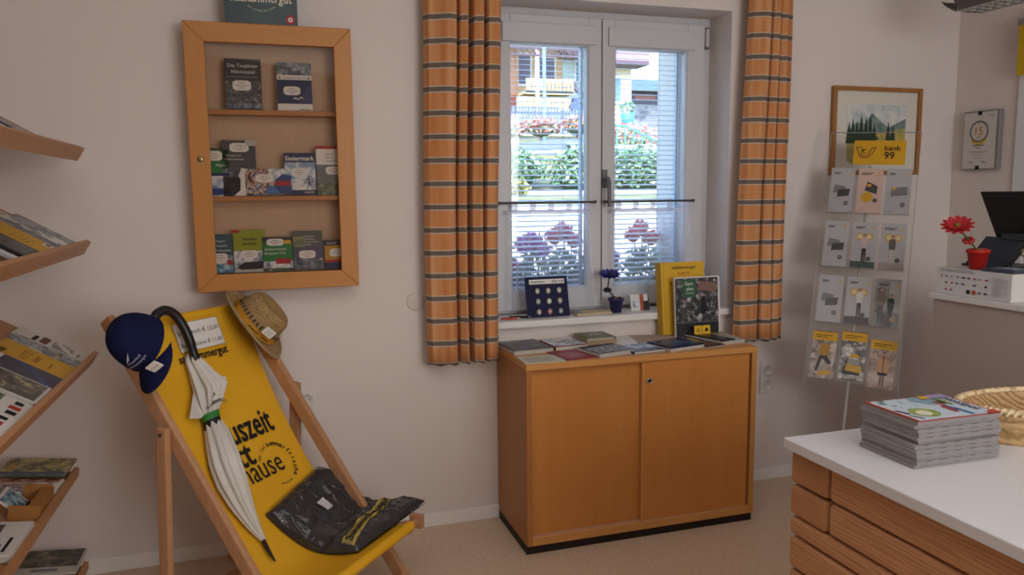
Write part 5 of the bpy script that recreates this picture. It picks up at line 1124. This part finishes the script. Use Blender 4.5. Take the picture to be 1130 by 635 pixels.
def leaves(mb, c, r, n, size, mats, seed, flatk=1):
    random.seed(seed)
    for i in range(n):
        th = random.uniform(0, 2 * PI); ph = math.acos(random.uniform(-.4, 1)); q = random.uniform(.55, 1.05)
        p = Vector((c[0] + r[0] * q * sin(ph) * cos(th), c[1] + r[1] * q * sin(ph) * sin(th), c[2] + r[2] * q * cos(ph)))
        a = Vector((random.uniform(-1, 1), random.uniform(-1, 1), random.uniform(-1, 1))).normalized(); b = a.orthogonal().normalized(); s = size * random.uniform(.6, 1.3)
        mb.add([p - a * s, p + b * s * .55, p + a * s, p - b * s * .55], [(0, 1, 2, 3)], random.choice(mats))
def bush(label, c, r, n, size, cols, seed, flowers=None, name='bush', cat='bush'):
    ms = [flat(h, .6) for h in cols]
    t = thing(name, label, cat, (c[0], c[1], c[2] - r[2] * .4))
    mb = MB(); leaves(mb, c, r, n, size, ms, seed); mb.ball(c, 1, flat(cols[0], .9), 12, 8, r[0] * .7, r[1] * .7, r[2] * .75); mb.build('foliage', t)
    if flowers:
        mb = MB(); leaves(mb, (c[0], c[1], c[2] + .02), (r[0] * 1.06, r[1] * 1.06, r[2] * 1.06), flowers[1], flowers[2], [flat(h, .5) for h in flowers[0]], seed + 1); mb.build('blossoms', t)
    mb = MB(); mb.tube([(c[0], c[1], c[2] - r[2] * 1.1), (c[0], c[1], c[2])], [.03, .015], flat('#5c4a38'), 6); mb.build('stem', t)
G1 = ['#3a5a44', '#567a58', '#7c9c74', '#a4bc90']; G2 = ['#5a6438', '#8a9048', '#b3b060', '#c9c37c']
bush('round green bush on the bank behind the left window pane', (2.72, 6.6, 1.66), (.5, .35, .3), 900, .045, G1, 1)
bush('taller green bush beside the window mullion', (3.5, 6.4, 1.62), (.32, .35, .36), 800, .045, G1, 2)
bush('low grey green bush at the left end of the bank', (1.95, 6.9, 1.6), (.35, .3, .22), 500, .045, ['#4a5c48', '#6c7c60', '#93a080'], 6)
bush('yellow green bush low behind the left window pane', (2.15, 5.2, 1.42), (.32, .2, .15), 500, .03, G2, 3)
bush('large dark green bush behind the right window pane', (4.35, 6.2, 1.6), (.62, .4, .36), 1500, .045, ['#2f4c3a', '#486c50', '#6c8e6c', '#98b490'], 4)
mb = MB(); mb.add([(-6, .6, .24), (30, .6, .24), (30, 1.9, .62), (-6, 1.9, .62)], [(0, 1, 2, 3)], leafmat(['#2f4a34', '#48684a', '#6a8a66'], 3)); o = mb.build('lawn'); o['kind'] = 'structure'
# retaining wall with flower hedge
mb = MB(); 
mb.add([(3.1, 9.2, 1.9), (5.2, 8.9, 1.9), (5.2, 8.9, 2.3), (3.1, 9.2, 2.16), (3.1, 9.3, 1.9), (5.2, 9.0, 1.9), (5.2, 9.0, 2.3), (3.1, 9.3, 2.16)], [(0, 1, 2, 3), (7, 6, 5, 4), (3, 2, 6, 7), (0, 4, 5, 1), (1, 5, 6, 2), (0, 3, 7, 4)], flat('#6c788e', .9)); tag(mb.build('garden_wall', None, (4, 9.3, 1.9)), 'low grey blue garden wall under the red flowers outside', 'wall')
mb = MB(); mb.add([(2.8, 8.6, 1.96), (5.6, 8.3, 2.14), (5.6, 8.1, 2.11), (2.8, 8.4, 1.93)], [(0, 1, 2, 3)], flat('#f0eee8')); mb.box((2.8, 8.25, 1.9), (5.6, 8.29, 2.07), flat('#e6e4de')) if False else None
tag(mb.build('path_edge', None, (4, 8.4, 2.0)), 'bright slanting path edge below the garden wall outside', 'path')
for k, (x, y, z, lab) in enumerate(((3.5, 9.5, 2.4, 'red flowering bush at the left end of the garden wall'), (4.13, 9.45, 2.44, 'red flowering bush in the middle of the garden wall'), (4.76, 9.35, 2.48, 'pink flowering bush by the window mullion on the garden wall'))):
    bush(lab, (x, y, z), (.34, .2, .17), 380, .04, ['#5c6a58', '#8a9078', '#b9b39c'], 20 + k, (['#c23c44', '#d65a5c', '#e08a84', '#efb9a9'], 260, .04))
bush('pink flowering bush on the slope behind the right window pane', (5.7, 9.3, 2.25), (.55, .3, .28), 500, .045, ['#6a7a5c', '#94a080', '#bcc0a4'], 31, (['#c94a5c', '#e07c86', '#efb0b0'], 300, .045))
# fence
FB = flat('#6a7a9c', .6)
t = thing('picket_fence', 'blue grey picket fence in front of the house balcony outside', 'fence', (4.3, 10.6, 2.5))
mb = MB(); 
for i in range(34): x = 3.75 + .062 * i; mb.box((x, 10.6, 2.45), (x + .04, 10.63, 2.95 - .05 * (i > 18)), FB)
mb.build('pickets', t); mb = MB(); mb.box((3.7, 10.63, 2.58), (5.9, 10.67, 2.64), FB); mb.box((3.7, 10.63, 2.8), (5.9, 10.67, 2.86), FB); mb.build('rails', t)
mb = MB(); mb.tube([(4.36, 9.9, 2.2), (4.36, 9.9, 4.6)], .028, flat('#7cc4d4', .4), 10); mb.ball((4.36, 9.9, 4.6), .035, flat('#7cc4d4', .4)); tag(mb.build('flag_pole', None, (4.36, 9.9, 2.2)), 'pale turquoise pole in front of the house outside', 'pole')
# house with balcony
t = thing('chalet_house', 'yellow wooden house with balcony seen through the left window pane', 'house', (6, 15, 2.5))
HW = flat('#e2cfa0', .8); HB = flat('#4c5470', .5); HR = flat('#544654', .8); CRM = flat('#cfc2a2', .7)
mb = MB(); mb.box((4.4, 14.5, 2.4), (6.5, 17, 5.0), flat('#b39f7c', .8)); mb.box((6.5, 14.52, 2.4), (7.04, 17, 4.9), flat('#a9c4cc', .8)); mb.build('wall', t)
mb = MB(); mb.box((4.6, 14.2, 2.5), (5.3, 14.5, 4.6), flat('#a87f64', .8)); mb.box((4.6, 14.19, 2.5), (5.25, 14.2, 3.6), flat('#8c4c40', .8)); mb.build('brick_bay', t)
for x0, x1, z0, z1, nme in ((5.36, 5.72, 3.85, 4.6, 'balcony_door'), (5.8, 6.32, 3.85, 4.55, 'window'), (6.8, 7.0, 3.95, 4.5, 'window')):
    mb = MB(); mb.box((x0, 14.46, z0), (x1, 14.52, z1), flat('#d8dce0')); f = mb.build(nme, t); mb = MB(); mb.box((x0 + .04, 14.44, z0 + .05), (x1 - .04, 14.46, z1 - .05), HB if x0 < 6.5 else flat('#5c8c9c')); mb.build('pane', f)
mb = MB(); mb.box((5.3, 13.6, 3.58), (6.45, 14.5, 3.64), CRM); mb.box((5.3, 13.6, 3.56), (6.42, 13.66, 3.9), CRM)
for i in range(11): mb.box((5.4 + .092 * i, 13.585, 3.66), (5.43 + .092 * i, 13.6, 3.82), flat('#8a7a5c'))
mb.build('balcony', t)
mb = MB(); mb.box((5.12, 13.7, 2.5), (6.4, 13.8, 3.52), flat('#cfc3a0', .7))
for i in range(9): mb.box((5.2 + .14 * i, 13.68, 2.55), (5.22 + .14 * i, 13.7, 3.45), flat('#b59c68'))
mb.build('ground_floor_boarding', t)
mb = MB(); mb.box((5.5, 13.55, 2.5), (5.58, 13.6, 4.6), flat('#e9e9ee')); mb.build('post', t)
mb = MB(); mb.bar((6.35, 13.7, 3.85), (6.98, 13.7, 3.35), .08, .1, flat('#5c5868')); mb.bar((6.4, 13.7, 3.4), (6.9, 13.7, 3.05), .2, .25, flat('#4c5c86')); mb.build('stairs', t)
mb = MB(); mb.add([(4.2, 13.0, 4.62), (5.7, 13.0, 5.35), (6.98, 13.0, 4.62), (4.2, 17, 4.62), (5.7, 17, 5.35), (6.98, 17, 4.62), (4.2, 13.0, 4.5), (5.7, 13.0, 5.2), (6.98, 13.0, 4.5)], [(0, 1, 4, 3), (1, 2, 5, 4), (0, 6, 7, 1), (1, 7, 8, 2)], HR)
mb.box((4.7, 13.0, 4.42), (6.4, 13.05, 4.47), HR)
for i in range(11): mb.bar((4.85 + .13 * i, 13.02, 4.42), (4.915 + .13 * i, 13.02, 4.32), .02, .02, HR); mb.bar((4.98 + .13 * i, 13.02, 4.42), (4.915 + .13 * i, 13.02, 4.32), .02, .02, HR)
mb.box((4.7, 13.0, 4.27), (6.4, 13.04, 4.32), HR); mb.build('roof', t)
mb = MB(); mb.box((6.4, 13.9, 4.5), (6.98, 14.6, 4.7), flat('#7c7484')); mb.build('side_roof', t)
# second house in the right pane
t = thing('white_house', 'white house with violet brown eaves seen through the right window pane', 'house', (8, 13, 2.5))
mb = MB(); mb.box((7.08, 13.2, 2.2), (7.66, 16, 5.0), flat('#d6cfc0', .8)); mb.build('wall', t)
mb = MB(); mb.box((7.0, 12.6, 4.12), (7.8, 13.2, 4.2), flat('#5c4c5c')); mb.box((7.0, 12.6, 4.2), (7.8, 12.7, 4.52), flat('#8a7a88')); mb.build('balcony', t)
mb = MB(); mb.box((7.2, 13.15, 3.35), (7.38, 13.2, 3.95), flat('#cfe0e4')); f = mb.build('window', t); mb = MB(); mb.box((7.22, 13.13, 3.4), (7.36, 13.15, 3.9), flat('#6a90a0')); mb.build('pane', f)
t = thing('stone_barn', 'blue grey barn on a stone base behind the white house', 'barn', (12, 19, 3))
mb = MB(); mb.box((10.4, 19, 2.6), (13.2, 22, 4.05), photo(['#4c5464', '#737986', '#8f949c'], 3, 60)); mb.build('stone_base', t)
mb = MB(); mb.box((10.4, 18.9, 4.05), (13.2, 22, 4.45), flat('#3c4456')); mb.box((10.6, 18.88, 4.15), (11.3, 18.9, 4.3), flat('#8a5c5c')); mb.build('upper_wall', t)
mb = MB(); mb.add([(10.2, 18.4, 4.4), (13.6, 18.4, 4.4), (13.0, 20.0, 4.95), (10.9, 20.0, 4.95)], [(0, 1, 2, 3)], flat('#4c648a')); mb.build('roof', t)
# green railing
t = thing('garden_railing', 'green metal railing on the slope behind the right window pane', 'railing', (5.3, 8.6, 1.8)); GM = flat('#4c9484', .5)
mb = MB(); mb.tube([(4.85, 8.4, 2.42), (5.2, 8.4, 2.42), (6.1, 8.2, 1.98)], .018, GM, 6); mb.tube([(4.85, 8.4, 2.05), (5.2, 8.4, 2.05), (6.1, 8.2, 1.68)], .014, GM, 6); mb.build('handrail', t)
for i in range(9):
    x = 4.9 + .14 * i; z = 2.42 - max(0, x - 5.2) * .49; mb = MB(); mb.tube([(x, 8.4 - max(0, x - 5.2) * .22, z - .45), (x, 8.4 - max(0, x - 5.2) * .22, z)], .012, GM, 6); mb.build('baluster', t)
mb = MB(); mb.add([(4.4, 7.9, 1.85), (7.5, 7.6, 1.8), (7.5, 8.9, 2.1), (4.4, 9.1, 2.22)], [(0, 1, 2, 3)], flat('#86ab92', .9)); mb.add([(4.4, 7.89, 1.4), (7.5, 7.59, 1.4), (7.5, 7.6, 1.8), (4.4, 7.9, 1.85)], [(0, 1, 2, 3)], flat('#b9c4b4', .9)); o = mb.build('lawn'); o['kind'] = 'structure'
mb = MB(); mb.lathe([(0, 0), (.1, 0), (.14, .22), (0, .22)], flat('#4ca4a8', .5), 14, Matrix.Translation((6.2, 10.4, 2.62))); leaves(mb, (6.2, 10.4, 2.92), (.16, .16, .16), 120, .04, [flat('#4c7c5c'), flat('#7ca08c')], 71); tag(mb.build('planter', None, (6.2, 10.4, 2.62)), 'turquoise planter in front of the white house outside', 'planter')
# window box with geraniums
t = thing('flower_box', 'window box outside under the venetian blinds holding geraniums', 'flower box', (1.05, .45, .85))
mb = MB(); mb.box((.52, .38, .851), (1.58, .53, .95), flat('#5c4a44', .7)); mb.build('trough', t, bevel=.004)
random.seed(40)
gl = 'geraniums in the window box'
for k, (x, z, c, lab) in enumerate(((.68, 1.05, '#e0507c', 'small pink geranium at the left end of the window box'), (.84, 1.13, '#c45cc4', 'tall magenta geranium left of centre in the window box'), (1.0, 1.17, '#e8525a', 'red and violet geranium beside the mullion in the window box'), (1.2, 1.08, '#b468d4', 'violet geranium right of the mullion in the window box'), (1.42, 1.17, '#f05a60', 'coral red geranium at the right end of the window box'))):
    t = thing('geranium', lab, 'geranium', (x, .45, .94), gl)
    mb = MB(); leaves(mb, (x, .45, 1.0), (.11, .06, .11), 150, .026, [flat('#4a7a60'), flat('#6c9c80'), flat('#94bca4')], 80 + k); mb.build('foliage', t)
    mb = MB(); 
    for q in range(3): mb.tube([(x + .02 * q - .02, .45, .95), (x + .045 * (q - 1), .45, z)], .003, flat('#4c6c4c'), 5)
    mb.build('stem', t)
    for q in range(3):
        mb = MB(); cc = (x + .05 * (q - 1), .45 + .015 * (q % 2), z + (0, .03, -.02)[q]); leaves(mb, cc, (.05, .035, .042), 110, .014, [flat(c, .5), flat('#e89cc0' if k != 4 else '#f08c84', .5)], 90 + k * 3 + q); mb.ball(cc, .036, flat(c, .6), 8, 6); mb.build('blossom', t)

# ------------------------------------------------------------------ light
wd = bpy.data.worlds.new('World'); SC.world = wd; wd.use_nodes = True; nt = wd.node_tree
bg = nt.nodes['Background']; sk = nt.nodes.new('ShaderNodeTexSky'); sk.sky_type = 'NISHITA'; sk.sun_disc = False; sk.sun_elevation = R(48); sk.sun_rotation = R(200); sk.dust_density = 2.5
nt.links.new(sk.outputs[0], bg.inputs['Color']); bg.inputs['Strength'].default_value = 1.2
def light(name, kind, loc, energy, color=(1, 1, 1), rot=None, target=None, size=None):
    d = bpy.data.lights.new(name, kind); d.energy = energy; d.color = color
    if kind == 'AREA': d.shape = 'RECTANGLE'; d.size, d.size_y = size
    o = bpy.data.objects.new(name, d); COL.objects.link(o); o.location = loc
    if target is not None: o.rotation_euler = (Vector(target) - Vector(loc)).to_track_quat('-Z', 'Y').to_euler()
    return o
s = light('sun', 'SUN', (0, 0, 10), 3.6, (1, .95, .88), target=(3, 8, 0)); s.rotation_euler = Vector((.35, .75, -1.0)).to_track_quat('-Z', 'Y').to_euler(); s.data.angle = R(.6)
light('front_window_light', 'AREA', (1.3, -4.5, 1.55), 50, (1, .98, .97), target=(1.0, 0, 1.1), size=(1.8, 1.3))
light('ceiling_fill', 'AREA', (.2, -2.4, 2.5), 24, (1, .97, .94), target=(.4, -2.2, 0), size=(2.2, 2.2))  # added soft fill from above, no real lamp at this spot

# ------------------------------------------------------------------ camera
cd = bpy.data.cameras.new('Camera'); cam = bpy.data.objects.new('Camera', cd); COL.objects.link(cam); SC.camera = cam
yaw, pitch, roll, f = -0.30774533, -0.12214809, -0.01016004, 856.5265
fw = Vector((-sin(yaw) * cos(pitch), cos(yaw) * cos(pitch), sin(pitch))); r_ = Vector((cos(yaw), sin(yaw), 0)); up = r_.cross(fw)
rr = r_ * cos(roll) + up * sin(roll); uu_ = -r_ * sin(roll) + up * cos(roll)
Mc = Matrix((rr, uu_, -fw)).transposed().to_4x4(); Mc.translation = (-0.38986591, -3.07558829, 1.3891994)
cam.matrix_world = Mc; cd.sensor_width = 36; cd.lens = f * 36 / 1130; cd.clip_start = .05; cd.clip_end = 200
SC.view_settings.view_transform = 'Standard'; SC.view_settings.look = 'None'; SC.view_settings.exposure = 0
try:
    SC.cycles.use_denoising = True; SC.cycles.max_bounces = 10; SC.cycles.transparent_max_bounces = 24; SC.cycles.diffuse_bounces = 5
    SC.cycles.sample_clamp_indirect = 6
except Exception: pass
